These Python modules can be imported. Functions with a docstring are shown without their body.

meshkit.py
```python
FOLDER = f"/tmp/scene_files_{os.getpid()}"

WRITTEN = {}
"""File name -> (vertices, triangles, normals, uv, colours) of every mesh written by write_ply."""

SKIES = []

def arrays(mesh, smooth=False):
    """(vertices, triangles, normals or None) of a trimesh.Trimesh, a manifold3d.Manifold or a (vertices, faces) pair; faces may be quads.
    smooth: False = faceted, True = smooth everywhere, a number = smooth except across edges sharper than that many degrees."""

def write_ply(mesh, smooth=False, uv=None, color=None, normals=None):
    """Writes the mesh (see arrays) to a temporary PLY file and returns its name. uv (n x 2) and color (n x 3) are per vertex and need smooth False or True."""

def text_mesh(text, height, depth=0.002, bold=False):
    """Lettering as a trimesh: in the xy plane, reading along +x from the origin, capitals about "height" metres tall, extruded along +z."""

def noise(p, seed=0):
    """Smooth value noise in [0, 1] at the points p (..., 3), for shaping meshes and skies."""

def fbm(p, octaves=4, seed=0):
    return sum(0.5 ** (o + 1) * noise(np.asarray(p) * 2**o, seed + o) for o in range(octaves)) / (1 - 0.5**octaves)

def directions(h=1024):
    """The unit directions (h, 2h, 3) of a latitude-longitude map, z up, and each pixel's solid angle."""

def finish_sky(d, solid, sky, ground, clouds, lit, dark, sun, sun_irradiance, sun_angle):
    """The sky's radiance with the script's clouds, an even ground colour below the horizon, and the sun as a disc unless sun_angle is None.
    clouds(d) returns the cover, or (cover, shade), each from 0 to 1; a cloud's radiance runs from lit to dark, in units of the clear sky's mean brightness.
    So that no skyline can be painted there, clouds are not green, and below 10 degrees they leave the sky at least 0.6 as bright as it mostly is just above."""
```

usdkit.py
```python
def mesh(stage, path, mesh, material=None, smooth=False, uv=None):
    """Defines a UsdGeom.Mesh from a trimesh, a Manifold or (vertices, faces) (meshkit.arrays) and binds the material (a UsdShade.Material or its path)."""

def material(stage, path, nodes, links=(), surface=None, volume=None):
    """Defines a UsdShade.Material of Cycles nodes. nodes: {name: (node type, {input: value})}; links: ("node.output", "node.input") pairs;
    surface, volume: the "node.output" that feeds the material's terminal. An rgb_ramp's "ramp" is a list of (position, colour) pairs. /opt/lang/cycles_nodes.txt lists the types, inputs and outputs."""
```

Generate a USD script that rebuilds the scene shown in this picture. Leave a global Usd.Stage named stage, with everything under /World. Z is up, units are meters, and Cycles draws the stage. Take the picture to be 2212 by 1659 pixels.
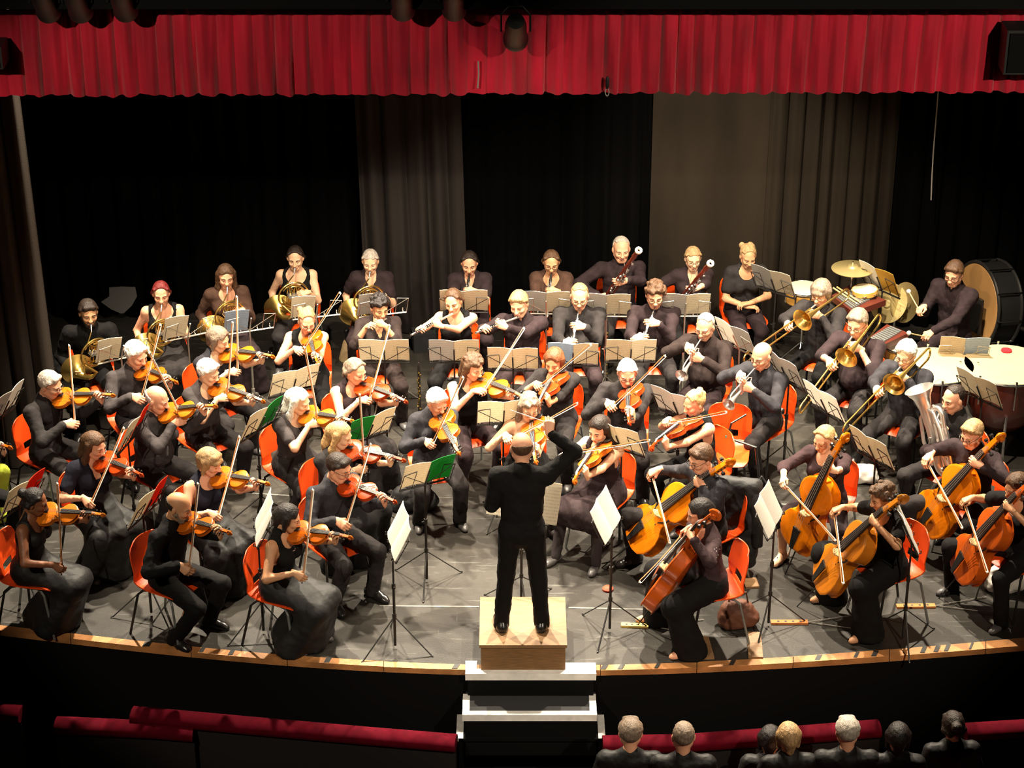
import math, random
import numpy as np, trimesh, usdkit, meshkit
from shapely.geometry import Polygon
from pxr import Usd, UsdGeom, UsdLux, UsdShade, Gf, Sdf, Vt

stage = Usd.Stage.CreateInMemory()
UsdGeom.Xform.Define(stage, '/World')
UsdGeom.SetStageUpAxis(stage, 'Z')
RNG = random.Random(11)

# ------------------------------------------------------------------ camera, lights, exposure
H, PITCH, FPX = 10.1, 27.0, 4900.0
cam = UsdGeom.Camera.Define(stage, '/World/camera')
cam.CreateHorizontalApertureAttr(36.0)
cam.CreateFocalLengthAttr(36.0 * FPX / 2212)
cam.CreateExposureAttr(0.0)
cx_ = UsdGeom.Xformable(cam)
cx_.AddTranslateOp().Set((0, 0, H))
cx_.AddRotateXYZOp().Set((90 - PITCH, 0, 0))


def spot(name, pos, to, angle, power, color=(1, .86, .68), soft=.35, r=.09):
    l = UsdLux.SphereLight.Define(stage, '/World/' + name)
    l.CreateRadiusAttr(r); l.CreateIntensityAttr(power); l.CreateNormalizeAttr(True)
    l.CreateColorAttr(Gf.Vec3f(*color))
    s = UsdLux.ShapingAPI.Apply(l.GetPrim())
    s.CreateShapingConeAngleAttr(angle); s.CreateShapingConeSoftnessAttr(soft)
    d = np.array(to, float) - np.array(pos, float); d /= np.linalg.norm(d)
    m = Gf.Matrix4d(1).SetRotate(Gf.Rotation(Gf.Vec3d(0, 0, -1), Gf.Vec3d(*d)))
    m.SetTranslateOnly(Gf.Vec3d(*pos))
    UsdGeom.Xformable(l).AddTransformOp().Set(m)


WARM = (1, .86, .66)
# overhead lanterns on the bars above the stage, hidden behind the valance
for i, (x, y, z, tx, ty, a, p) in enumerate([
        (-3.3, 18.6, 6.3, -2.6, 16.6, 34, 1350), (-1.1, 18.8, 6.3, -1.0, 16.6, 34, 1200),
        (1.1, 18.8, 6.3, 1.0, 16.8, 34, 1250), (3.3, 18.6, 6.3, 2.8, 16.8, 34, 1350),
        (-2.2, 16.4, 6.2, -1.6, 18.4, 30, 420), (0.4, 16.4, 6.2, 0.6, 19.0, 30, 620), (2.6, 16.4, 6.2, 2.6, 19.0, 30, 640)]):
    spot('overhead_lamp_%03d' % i, (x, y, z), (tx, ty, 0), a, p, WARM)
# front of house lanterns on the balcony sides
spot('house_lamp_000', (-6.0, 5.5, 9.6), (-.5, 17.4, .8), 15, 900, WARM)
spot('house_lamp_001', (6.0, 5.5, 9.6), (.8, 17.6, 1.0), 15, 1250, WARM)
# one lantern grazing the drape behind the bassoons
spot('drape_lamp', (1.3, 18.2, 5.6), (2.0, 21.0, 2.1), 19, 700, WARM, 1.0)

# ------------------------------------------------------------------ naming, prims, materials
_used = {}


def numbered(path):
    n = _used.get(path, -1) + 1
    _used[path] = n
    return path if n == 0 else '%s_%03d' % (path, n)


def setdata(p, **kw):
    for k, v in kw.items():
        if v:
            p.SetCustomDataByKey(k, v)


def thing(name, label, cat, loc=(0, 0, 0), rz=0.0, group=None, kind=None):
    x = UsdGeom.Xform.Define(stage, numbered('/World/' + name))
    x.AddTranslateOp().Set(tuple(map(float, loc))); x.AddRotateZOp().Set(math.degrees(rz))
    setdata(x.GetPrim(), label=label, category=cat, group=group, kind=kind)
    return x.GetPrim()


def frame_thing(name, label, cat, loc, R, group=None):
    x = UsdGeom.Xform.Define(stage, numbered('/World/' + name))
    m = Gf.Matrix4d(*[float(v) for v in np.vstack([np.column_stack([np.asarray(R).T, np.zeros(3)]), [*loc, 1]]).ravel()])
    x.AddTransformOp().Set(m)
    setdata(x.GetPrim(), label=label, category=cat, group=group)
    return x.GetPrim()


def copy_of(src, label, loc=None, rz=0.0, R=None, group=None, name=None, inst=True):
    """One more of a class prim: a reference to it with its own place and label."""
    was = src.GetCustomData()
    x = UsdGeom.Xform.Define(stage, numbered('/World/' + (name or was.get('plain') or src.GetName())))
    x.GetPrim().GetReferences().AddInternalReference(src.GetPath())
    x.GetPrim().SetInstanceable(inst)
    if R is None:
        x.AddTranslateOp().Set(tuple(map(float, loc))); x.AddRotateZOp().Set(math.degrees(rz))
    else:
        m = Gf.Matrix4d(*[float(v) for v in np.vstack([np.column_stack([np.asarray(R).T, np.zeros(3)]), [*loc, 1]]).ravel()])
        x.AddTransformOp().Set(m)
    setdata(x.GetPrim(), label=label, category=was.get('category'), group=group or was.get('group'))
    return x.GetPrim()


def kind_of(name, cat, group, plain=None):
    """A class prim: its parts are built once, every single one in the scene references it."""
    p = stage.CreateClassPrim('/' + name); p.SetTypeName('Xform')
    setdata(p, category=cat, group=group, plain=plain)
    return p


def part(parent, name, mesh, m, smooth=35, **kw):
    p = usdkit.mesh(stage, numbered('%s/%s' % (parent.GetPath(), name)), mesh, M[m] if isinstance(m, str) else m, smooth)
    setdata(p.GetPrim(), **kw)
    return p.GetPrim()


def single(name, mesh, m, label=None, cat=None, group=None, kind=None, smooth=35):
    p = usdkit.mesh(stage, numbered('/World/' + name), mesh, M[m], smooth).GetPrim()
    setdata(p, label=label, category=cat, group=group, kind=kind)
    return p


M = {}


def mat(name, col, rough=.5, metal=0.0, spec=.5, var=0.0, scale=6.0, bump=0.0, bscale=80.0, stretch=(1, 1, 1), coat=0.0, emis=0.0, sheen=0.0, trans=0.0):
    nodes = {'p': ('principled_bsdf', dict(base_color=col, roughness=rough, metallic=metal, specular_ior_level=spec, coat_weight=coat, sheen_weight=sheen))}
    links = []
    if var or bump:
        nodes['tc'] = ('texture_coordinate', {})
        nodes['mp'] = ('mapping', {'scale': stretch}); links.append(('tc.object', 'mp.vector'))
    if var:
        nodes['n'] = ('noise_texture', {'scale': scale, 'detail': 4.0})
        nodes['r'] = ('rgb_ramp', {'ramp': [(.3, tuple(c * (1 - var) for c in col)), (.7, tuple(min(1, c * (1 + var)) for c in col))]})
        links += [('mp.vector', 'n.vector'), ('n.fac', 'r.fac'), ('r.color', 'p.base_color')]
    if bump:
        nodes['bn'] = ('noise_texture', {'scale': bscale, 'detail': 3.0})
        nodes['b'] = ('bump', {'strength': bump, 'distance': .01})
        links += [('mp.vector', 'bn.vector'), ('bn.fac', 'b.height'), ('b.normal', 'p.normal')]
    out = 'p.BSDF'
    if trans:
        nodes['t'] = ('translucent_bsdf', {'color': col}); nodes['x'] = ('mix_closure', {'fac': trans})
        links += [('p.BSDF', 'x.closure1'), ('t.BSDF', 'x.closure2')]
        out = 'x.closure'
    M[name] = usdkit.material(stage, '/World/Looks/' + name, nodes, links, surface=out)
    return M[name]


# ------------------------------------------------------------------ vectors and pixels
def V(*a): return np.array(a, float)
def unit(v): v = np.asarray(v, float); return v / (np.linalg.norm(v) + 1e-12)
EYE = V(0, 0, H)
_p = math.radians(PITCH)
FWD, UP, RIGHT = V(0, math.cos(_p), -math.sin(_p)), V(0, math.sin(_p), math.cos(_p)), V(1, 0, 0)
Z = V(0, 0, 1)


def ray(px, py): return unit(FWD + RIGHT * (px - 1106) / FPX - UP * (py - 829.5) / FPX)
def at(px, py, z=0.0): d = ray(px, py); return EYE + d * ((z - H) / d[2])
def at_y(px, py, y): d = ray(px, py); return EYE + d * (y / d[1])
def pix(p): v = np.asarray(p, float) - EYE; k = FPX / v.dot(FWD); return 1106 + v[0] * k, 829.5 - v.dot(UP) * k


def aim(o, px, py, L, near=True):
    """Unit direction from o towards the point at distance L from o that lies on the sight line."""
    d = ray(px, py); w = EYE - o; b = w.dot(d); disc = b * b - (w.dot(w) - L * L)
    t = -b if disc < 0 else -b - math.sqrt(disc) if near else -b + math.sqrt(disc)
    return unit(EYE + d * t - o)


def rot_axis(x, z):
    """Rotation matrix with columns x, y, z from an x direction and an approximate z."""
    x = unit(x); y = unit(np.cross(z, x)); return np.column_stack([x, y, np.cross(x, y)])


# ------------------------------------------------------------------ mesh helpers
def join(*ms): return trimesh.util.concatenate([trimesh.Trimesh(m.vertices, m.faces, process=False) for m in ms])
def box(lo, hi): lo, hi = np.minimum(lo, hi), np.maximum(lo, hi); b = trimesh.creation.box(hi - lo); b.apply_translation((lo + hi) / 2); return b


def tube(pts, r, n=8, caps=True, closed=False, flat=None):
    p = np.asarray(pts, float); r = np.broadcast_to(r, (len(p),))
    t = (np.roll(p, -1, 0) - np.roll(p, 1, 0)) if closed else np.gradient(p, axis=0)
    t /= np.linalg.norm(t, axis=1, keepdims=True) + 1e-12
    a = np.cross(t[0], [0, 0, 1.0] if abs(t[0][2]) < .9 else [1.0, 0, 0]); A = []
    for k in range(len(p)):
        a = a - t[k] * a.dot(t[k]); a = unit(a); A.append(a)
    A = np.array(A); B = np.cross(t, A); ang = np.arange(n) * 2 * np.pi / n
    f = 1 if flat is None else flat
    v = p[:, None] + r[:, None, None] * (np.cos(ang)[None, :, None] * A[:, None] + f * np.sin(ang)[None, :, None] * B[:, None])
    m = len(p); ii = np.arange(m if closed else m - 1); jj = np.arange(n)
    i, j = np.meshgrid(ii, jj, indexing='ij'); i2 = (i + 1) % m; j2 = (j + 1) % n
    q = np.stack([i * n + j, i * n + j2, i2 * n + j2, i2 * n + j], -1).reshape(-1, 4)
    f_ = np.vstack([q[:, [0, 1, 2]], q[:, [0, 2, 3]]]); v = v.reshape(-1, 3)
    if caps and not closed:
        v = np.vstack([v, p[0], p[-1]]); c0, c1 = len(v) - 2, len(v) - 1; e = (m - 1) * n
        f_ = np.vstack([f_, [(c0, (k + 1) % n, k) for k in range(n)], [(c1, e + k, e + (k + 1) % n) for k in range(n)]])
    return trimesh.Trimesh(v, f_, process=False)


def lathe(prof, n=24, axis='z'):
    """prof: (radius, height) pairs, revolved about z (or x)."""
    pr = np.array(prof, float); pr[:, 0] = np.maximum(pr[:, 0], 1e-4); ang = np.arange(n) * 2 * np.pi / n
    v = np.stack([pr[:, :1] * np.cos(ang), pr[:, :1] * np.sin(ang), np.repeat(pr[:, 1:], n, 1)], -1)
    m = len(pr); i, j = np.meshgrid(np.arange(m - 1), np.arange(n), indexing='ij'); j2 = (j + 1) % n
    q = np.stack([i * n + j, i * n + j2, (i + 1) * n + j2, (i + 1) * n + j], -1).reshape(-1, 4)
    v = v.reshape(-1, 3)
    if axis == 'x': v = v[:, [2, 0, 1]]
    if axis == 'y': v = v[:, [1, 2, 0]]
    return trimesh.Trimesh(v, np.vstack([q[:, [0, 1, 2]], q[:, [0, 2, 3]]]), process=False)


def sheet(P, th):
    """A grid of points (n, m, 3) thickened to a closed slab."""
    P = np.asarray(P, float); n, m = P.shape[:2]
    du, dv = np.gradient(P, axis=0), np.gradient(P, axis=1); N = np.cross(du, dv)
    N /= np.linalg.norm(N, axis=2, keepdims=True) + 1e-12
    v = np.vstack([(P + N * th / 2).reshape(-1, 3), (P - N * th / 2).reshape(-1, 3)])
    idx = np.arange(n * m).reshape(n, m); a, b, c, d = idx[:-1, :-1].ravel(), idx[1:, :-1].ravel(), idx[1:, 1:].ravel(), idx[:-1, 1:].ravel()
    f = [np.stack([a, b, c], 1), np.stack([a, c, d], 1)]; o = n * m
    f += [g[:, ::-1] + o for g in f]
    ring = np.concatenate([idx[:-1, 0], idx[-1, :-1], idx[:0:-1, -1], idx[0, :0:-1]]); r2 = np.roll(ring, -1)
    f += [np.stack([ring, ring + o, r2 + o], 1), np.stack([ring, r2 + o, r2], 1)]
    m_ = trimesh.Trimesh(v, np.vstack(f), process=False)
    return m_


def moved(m, R=None, t=(0, 0, 0), s=1.0, mirror=False):
    v = np.array(m.vertices) * s; f = np.array(m.faces)
    if mirror: v = v * V(1, -1, 1); f = f[:, ::-1]
    if R is not None: v = v @ np.asarray(R).T
    return trimesh.Trimesh(v + np.asarray(t, float), f, process=False)


def extrude(poly, h, z0=0.0):
    m = trimesh.creation.extrude_polygon(poly, h, engine='earcut'); m.apply_translation((0, 0, z0)); return m


# ------------------------------------------------------------------ distance fields -> one continuous skin
_C = np.array([[i, j, k] for i in (0, 1) for j in (0, 1) for k in (0, 1)])
_E = [(a, b) for a in range(8) for b in range(a + 1, 8) if np.abs(_C[a] - _C[b]).sum() == 1]


class Field:
    def __init__(s, lo, hi, h):
        s.lo, s.h = np.asarray(lo, np.float32), h
        s.n = np.ceil((np.asarray(hi) - s.lo) / h).astype(int) + 1
        s.ax = [s.lo[k] + h * np.arange(s.n[k], dtype=np.float32) for k in range(3)]
        s.d = np.full(s.n, .3, np.float32)

    def _sub(s, lo, hi, pad):
        i0 = np.clip(np.floor((lo - pad - s.lo) / s.h).astype(int), 0, s.n)
        i1 = np.clip(np.ceil((hi + pad - s.lo) / s.h).astype(int) + 1, 0, s.n)
        sl = tuple(slice(a, b) for a, b in zip(i0, i1))
        X = np.meshgrid(*[s.ax[k][sl[k]] for k in range(3)], indexing='ij', sparse=True)
        return sl, X

    def _mix(s, sl, d, k, sub):
        o = s.d[sl]
        if sub:
            if k: hh = np.maximum(k - np.abs(o + d), 0) / k; s.d[sl] = np.maximum(o, -d) + hh * hh * k / 4
            else: s.d[sl] = np.maximum(o, -d)
        elif k:
            hh = np.maximum(k - np.abs(o - d), 0) / k; s.d[sl] = np.minimum(o, d) - hh * hh * k / 4
        else: s.d[sl] = np.minimum(o, d)

    def cone(s, p, q, r1, r2=None, k=.02, w=None, e=1.0, sub=False):
        p, q = np.asarray(p, np.float32), np.asarray(q, np.float32); r2 = r1 if r2 is None else r2
        rm = max(r1, r2); sl, X = s._sub(np.minimum(p, q), np.maximum(p, q), rm + k + 2 * s.h)
        if s.d[sl].size == 0: return
        pa = [X[i] - p[i] for i in range(3)]; ba = q - p; L = float(ba.dot(ba)) + 1e-9
        t = np.clip((pa[0] * ba[0] + pa[1] * ba[1] + pa[2] * ba[2]) / L, 0, 1)
        v = [pa[i] - t * ba[i] for i in range(3)]; dd = v[0] ** 2 + v[1] ** 2 + v[2] ** 2
        if w is not None:
            cw = v[0] * w[0] + v[1] * w[1] + v[2] * w[2]; dd = dd + cw * cw * (1 / e ** 2 - 1)
        d = np.sqrt(dd) - (r1 + (r2 - r1) * t)
        s._mix(sl, (d * (.5 + .5 * e) if w is not None else d).astype(np.float32), k, sub)

    def ell(s, c, r, k=.02, sub=False):
        c, r = np.asarray(c, np.float32), np.asarray(r, np.float32)
        sl, X = s._sub(c - r, c + r, k + 2 * s.h)
        if s.d[sl].size == 0: return
        d = (np.sqrt(sum(((X[i] - c[i]) / r[i]) ** 2 for i in range(3))) - 1) * float(r.min())
        s._mix(sl, d.astype(np.float32), k, sub)

    def keep(s, fn):
        """Cut away where fn(x, y, z) > 0."""
        X = np.meshgrid(*s.ax, indexing='ij', sparse=True); s.d = np.maximum(s.d, fn(*X)).astype(np.float32)

    def mesh(s):
        D = s.d; S = D < 0
        S[0], S[-1], S[:, 0], S[:, -1], S[:, :, 0], S[:, :, -1] = (False,) * 6
        D = np.where(S, D, np.maximum(D, 1e-5))
        c = sum(S[i:S.shape[0] - 1 + i, j:S.shape[1] - 1 + j, k:S.shape[2] - 1 + k].astype(np.int8) for i, j, k in _C)
        mask = (c > 0) & (c < 8); I = np.argwhere(mask); idx = np.full(mask.shape, -1); idx[mask] = np.arange(len(I))
        vals = np.stack([D[tuple((I + o).T)] for o in _C], 1); acc = np.zeros((len(I), 3)); cnt = np.zeros(len(I))
        for a, b in _E:
            x = (vals[:, a] < 0) != (vals[:, b] < 0)
            t = np.where(x, vals[:, a] / (vals[:, a] - vals[:, b] + (~x)), 0)
            acc += np.where(x[:, None], _C[a] + t[:, None] * (_C[b] - _C[a]), 0); cnt += x
        v = s.lo + s.h * (I + acc / cnt[:, None]); F = []
        for ax in range(3):
            lo = [slice(None)] * 3; hi = [slice(None)] * 3; lo[ax] = slice(0, -1); hi[ax] = slice(1, None)
            A, B = S[tuple(lo)], S[tuple(hi)]; e = np.argwhere(A != B)
            if not len(e): continue
            u, w_ = [(1, 2), (2, 0), (0, 1)][ax]; flip = A[tuple(e.T)]
            o1 = np.zeros(3, int); o1[u] = -1; o2 = np.zeros(3, int); o2[w_] = -1
            q = np.stack([idx[tuple((e + o).T)] for o in (o1 + o2, o2, 0 * o1, o1)], 1)
            q = np.where(flip[:, None], q, q[:, ::-1]); F += [q[:, [0, 1, 2]], q[:, [0, 2, 3]]]
        return trimesh.Trimesh(v, np.vstack(F), process=False)


def rumple(m, amp, freq, seed=0):
    _, _, n = meshkit.arrays(m, True); v = np.array(m.vertices)
    return trimesh.Trimesh(v + n * ((meshkit.fbm(v * freq, 3, seed) - .5) * 2 * amp)[:, None], m.faces, process=False)

# ------------------------------------------------------------------ people: head, hair, hands, shoes
def head_shape(fem, old):
    f = Field((-.15, -.12, -.2), (.17, .12, .16), .0062)
    f.ell((-.012, 0, .03), (.098, .078, .088), .0)
    f.ell((.022, 0, -.028), (.07, .062 - .003 * fem, .088), .03)
    f.cone((.055, -.012, -.098), (.055, .012, -.098), .025 - .003 * fem, k=.03)
    for s in (-1, 1):
        f.cone((.0, .05 * s, -.06), (.05, .018 * s, -.095), .026 - .003 * fem, .022, k=.03)
        f.ell((.064, .04 * s, -.028), (.03, .024, .024), .02)
        f.cone((.081, .014 * s, .022), (.074, .046 * s, .02), .011, .010, k=.015)
        f.ell((.1, .032 * s, .0), (.02, .017, .012), .012, sub=True)
        f.ell((.079, .032 * s, .0), (.013, .015, .011), .004)
        f.ell((-.008, .081 * s, -.01), (.018, .012, .032), .008)
        f.ell((.104, .012 * s, -.032), (.012, .01, .009), .008)
    f.cone((.092, 0, .012), (.114, 0, -.03), .009, .0125, k=.014)
    f.cone((.088, -.018, -.06), (.088, .018, -.06), .009, k=.012)
    f.cone((.085, -.016, -.074), (.085, .016, -.074), .009, k=.01)
    if old: f.ell((.085, 0, -.067), (.03, .03, .004), .006, sub=True)
    f.cone((-.02, 0, -.07), (-.036, 0, -.165), .05, .052 - .006 * fem, k=.03)
    return f.mesh()


_heads = {}
def head_mesh(fem, old):
    if (fem, old) not in _heads: _heads[fem, old] = head_shape(fem, old)
    return _heads[fem, old]


_hair = {}
def hair_mesh(style):
    if style in _hair: return _hair[style]
    f = Field((-.25, -.17, -.42), (.15, .17, .24), .0085 if style in ('long', 'wavy', 'lovely') else .0075)
    thick = {'short': .010, 'thin': .005, 'bald': .004, 'bowl': .017, 'bob': .016, 'curly': .012, 'long': .012, 'wavy': .014, 'tied': .008, 'bun': .008, 'updo': .009, 'tail': .008, 'crop': .006, 'fluffy': .016}[style]
    f.ell((-.014, 0, .033), (.098 + thick, .079 + thick, .088 + thick), 0)
    low = {'short': -.05, 'thin': -.045, 'bald': -.05, 'bowl': -.06, 'bob': -.09, 'crop': -.055, 'curly': -.05, 'fluffy': -.07}.get(style, -.055)
    front = {'thin': .035, 'bald': -.02, 'bowl': .1, 'tied': .05, 'bun': .05, 'tail': .05, 'updo': .05}.get(style, .072)
    hz = {'bowl': .03, 'thin': .085, 'crop': .066, 'tied': .074, 'bun': .074, 'tail': .076, 'updo': .07, 'bob': .05, 'long': .06}.get(style, .058)
    side = {'bowl': .045, 'bob': .03, 'long': .03, 'wavy': .03, 'tied': .0, 'bun': .0, 'tail': .0, 'thin': -.005, 'bald': -.02}.get(style, .008)
    f.keep(lambda x, y, z: np.minimum(x - side - .35 * np.maximum(z - .01, 0) * 0, hz - z))          # the face stays free
    f.keep(lambda x, y, z: low - z + 0 * x + 0 * y)
    f.keep(lambda x, y, z: np.minimum(x - front, z - hz + .02) + 0 * y)
    if style == 'bald': f.keep(lambda x, y, z: z - .03 - .25 * np.maximum(-x - .03, 0) + 0 * y)
    if style in ('short', 'fluffy', 'curly', 'bowl', 'crop'):
        for s in (-1, 1): f.cone((.03, .075 * s, .06), (-.01, .082 * s, .03), .012, k=.02)
        if style != 'crop': f.cone((.056, -.04, .092), (.056, .05, .09), .014, .012, k=.03)
    if style == 'bowl': f.cone((.088, -.04, .045), (.088, .04, .045), .016, k=.02)
    if style in ('bob', 'bowl'):
        for s in (-1, 1): f.cone((-.01, .082 * s, .03), (.0, .078 * s, -.085), .024, .02, k=.03)
        f.cone((-.095, 0, .0), (-.075, 0, -.09), .04, .035, k=.04)
    if style in ('long', 'wavy'):
        for s in (-1, 1):
            f.cone((-.01, .083 * s, .03), (-.015, .085 * s, -.13), .026, .03, k=.03); f.cone((-.015, .085 * s, -.13), (.02, .09 * s, -.3), .03, .016, k=.03)
        f.cone((-.095, 0, .0), (-.1, 0, -.14), .05, .05, k=.05); f.cone((-.1, .02, -.14), (-.11, .03, -.34), .05, .025, k=.05, w=(1, 0, 0), e=.6)
    if style == 'tied':
        f.ell((-.115, 0, -.0), (.03, .035, .04), .02); f.cone((-.12, 0, -.02), (-.125, 0, -.16), .028, .014, k=.02)
    if style == 'tail':
        f.ell((-.11, 0, .02), (.03, .03, .03), .02); f.cone((-.12, 0, .0), (-.1, .05, -.12), .026, .03, k=.02); f.cone((-.1, .05, -.12), (-.03, .085, -.3), .03, .014, k=.02)
    if style in ('tied', 'tail', 'bun'):
        for s in (-1, 1): f.cone((.035, .068 * s, .075), (-.045, .083 * s, -.02), .012, .016, k=.025); f.cone((-.045, .083 * s, -.02), (-.09, .04 * s, -.035), .018, .03, k=.03)
    if style == 'bun': f.ell((-.125, 0, .045), (.042, .045, .045), .015)
    if style == 'updo':
        r = random.Random(4)
        for k in range(9): f.ell((-.075 + r.uniform(-.05, .04), r.uniform(-.06, .06), .08 + r.uniform(-.05, .03)), (.03, .03, .03), .012)
    if style in ('curly', 'wavy'):
        r = random.Random(8)
        for k in range(46 if style == 'curly' else 22):
            a, b = r.uniform(0, 6.28), r.uniform(-.1, 1.2)
            c = V(-.014 + .108 * math.cos(b) * math.cos(a), .09 * math.cos(b) * math.sin(a), .033 + .1 * math.sin(b))
            if c[0] > .045 and c[2] < .07: continue
            f.ell(c, (.024,) * 3, .008)
    m = f.mesh()
    _hair[style] = rumple(m, .007 if style in ('curly', 'wavy', 'fluffy') else .0035, 45, 3)
    return _hair[style]


_hands = {}
def hand_mesh(curl):
    """A right hand: wrist at the origin, fingers along +x, back of the hand +z, thumb side +y."""
    if curl in _hands: return _hands[curl]
    f = Field((-.04, -.07, -.11), (.2, .09, .05), .0052)
    base = [(.083, .029, 0), (.087, .009, .003), (.083, -.011, .001), (.075, -.029, -.003)]
    for y, b in zip((.012, .004, -.004, -.012), base): f.cone((.0, y, 0), b, .019, .0125, k=.012)
    f.cone((-.03, 0, 0), (.012, 0, 0), .024, .022, k=.012, w=(0, 0, 1), e=.8)
    for q, (b, L) in enumerate(zip(base, (.95, 1.06, 1.0, .78))):
        p, a = V(*b), 0.0
        sp = (.06, .01, -.04, -.1)[q] * (1 - curl)
        for seg, r in zip((.043, .027, .021), (.0098, .0088, .0078)):
            a += curl * (1.15 if seg > .04 else 1.25) * (1 + .06 * q)
            n = p + seg * L * V(math.cos(a), sp, -math.sin(a)); f.cone(p, n, r, r - .0008, k=.0035); p = n
    f.cone((.018, .018, -.006), (.05, .047, -.02), .015, .012, k=.012); f.cone((.05, .047, -.02), (.082, .05 - .03 * curl, -.03 - .02 * curl), .0115, .009, k=.004)
    _hands[curl] = f.mesh()
    return _hands[curl]


_shoes = {}
def shoe_mesh(kind):
    """Ankle at (0, 0, .085), sole on z = 0, toe along +x."""
    if kind in _shoes: return _shoes[kind]
    f = Field((-.1, -.07, -.01), (.22, .07, .16), .009); g = 1.0 if kind == 'man' else .86
    f.cone((-.045 * g, 0, .035), (.13 * g, .004, .028), .04 * g, .036 * g, k=.02)
    f.cone((.08 * g, .0, .026), (.165 * g, .0, .02), .044 * g, .028 * g, k=.03, w=(0, 0, 1), e=.8)
    if kind == 'man': f.cone((-.03, 0, .04), (-.01, 0, .1), .045, .04, k=.03); f.cone((0, 0, .085), (.08, 0, .05), .035, .03, k=.02)
    elif kind == 'foot': f.cone((-.02, 0, .04), (.0, 0, .13), .035, .033, k=.03); f.cone((0, 0, .08), (.08, 0, .04), .03, .026, k=.02)
    else: f.ell((.02, 0, .085), (.07, .03, .04), .02, sub=True)
    f.keep(lambda x, y, z: .002 - z + 0 * x + 0 * y)
    _shoes[kind] = f.mesh()
    return _shoes[kind]


def two_bone(a, c, l1, l2, hint):
    """The middle joint of a limb from a to c; c comes back clamped to what the limb can reach."""
    d = c - a; L = np.linalg.norm(d); u = d / (L + 1e-9); m = (l1 + l2) * .985
    if L > m: L = m; c = a + u * L
    x = (l1 * l1 - l2 * l2 + L * L) / (2 * L); h = math.sqrt(max(l1 * l1 - x * x, 1e-6))
    n = np.asarray(hint, float); n = unit(n - u * n.dot(u))
    return a + u * x + n * h, c


SKIN_TONES = {'pale': (.78, .46, .285), 'rosy': (.74, .365, .22), 'tan': (.58, .29, .15), 'brown': (.22, .085, .04)}


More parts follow.
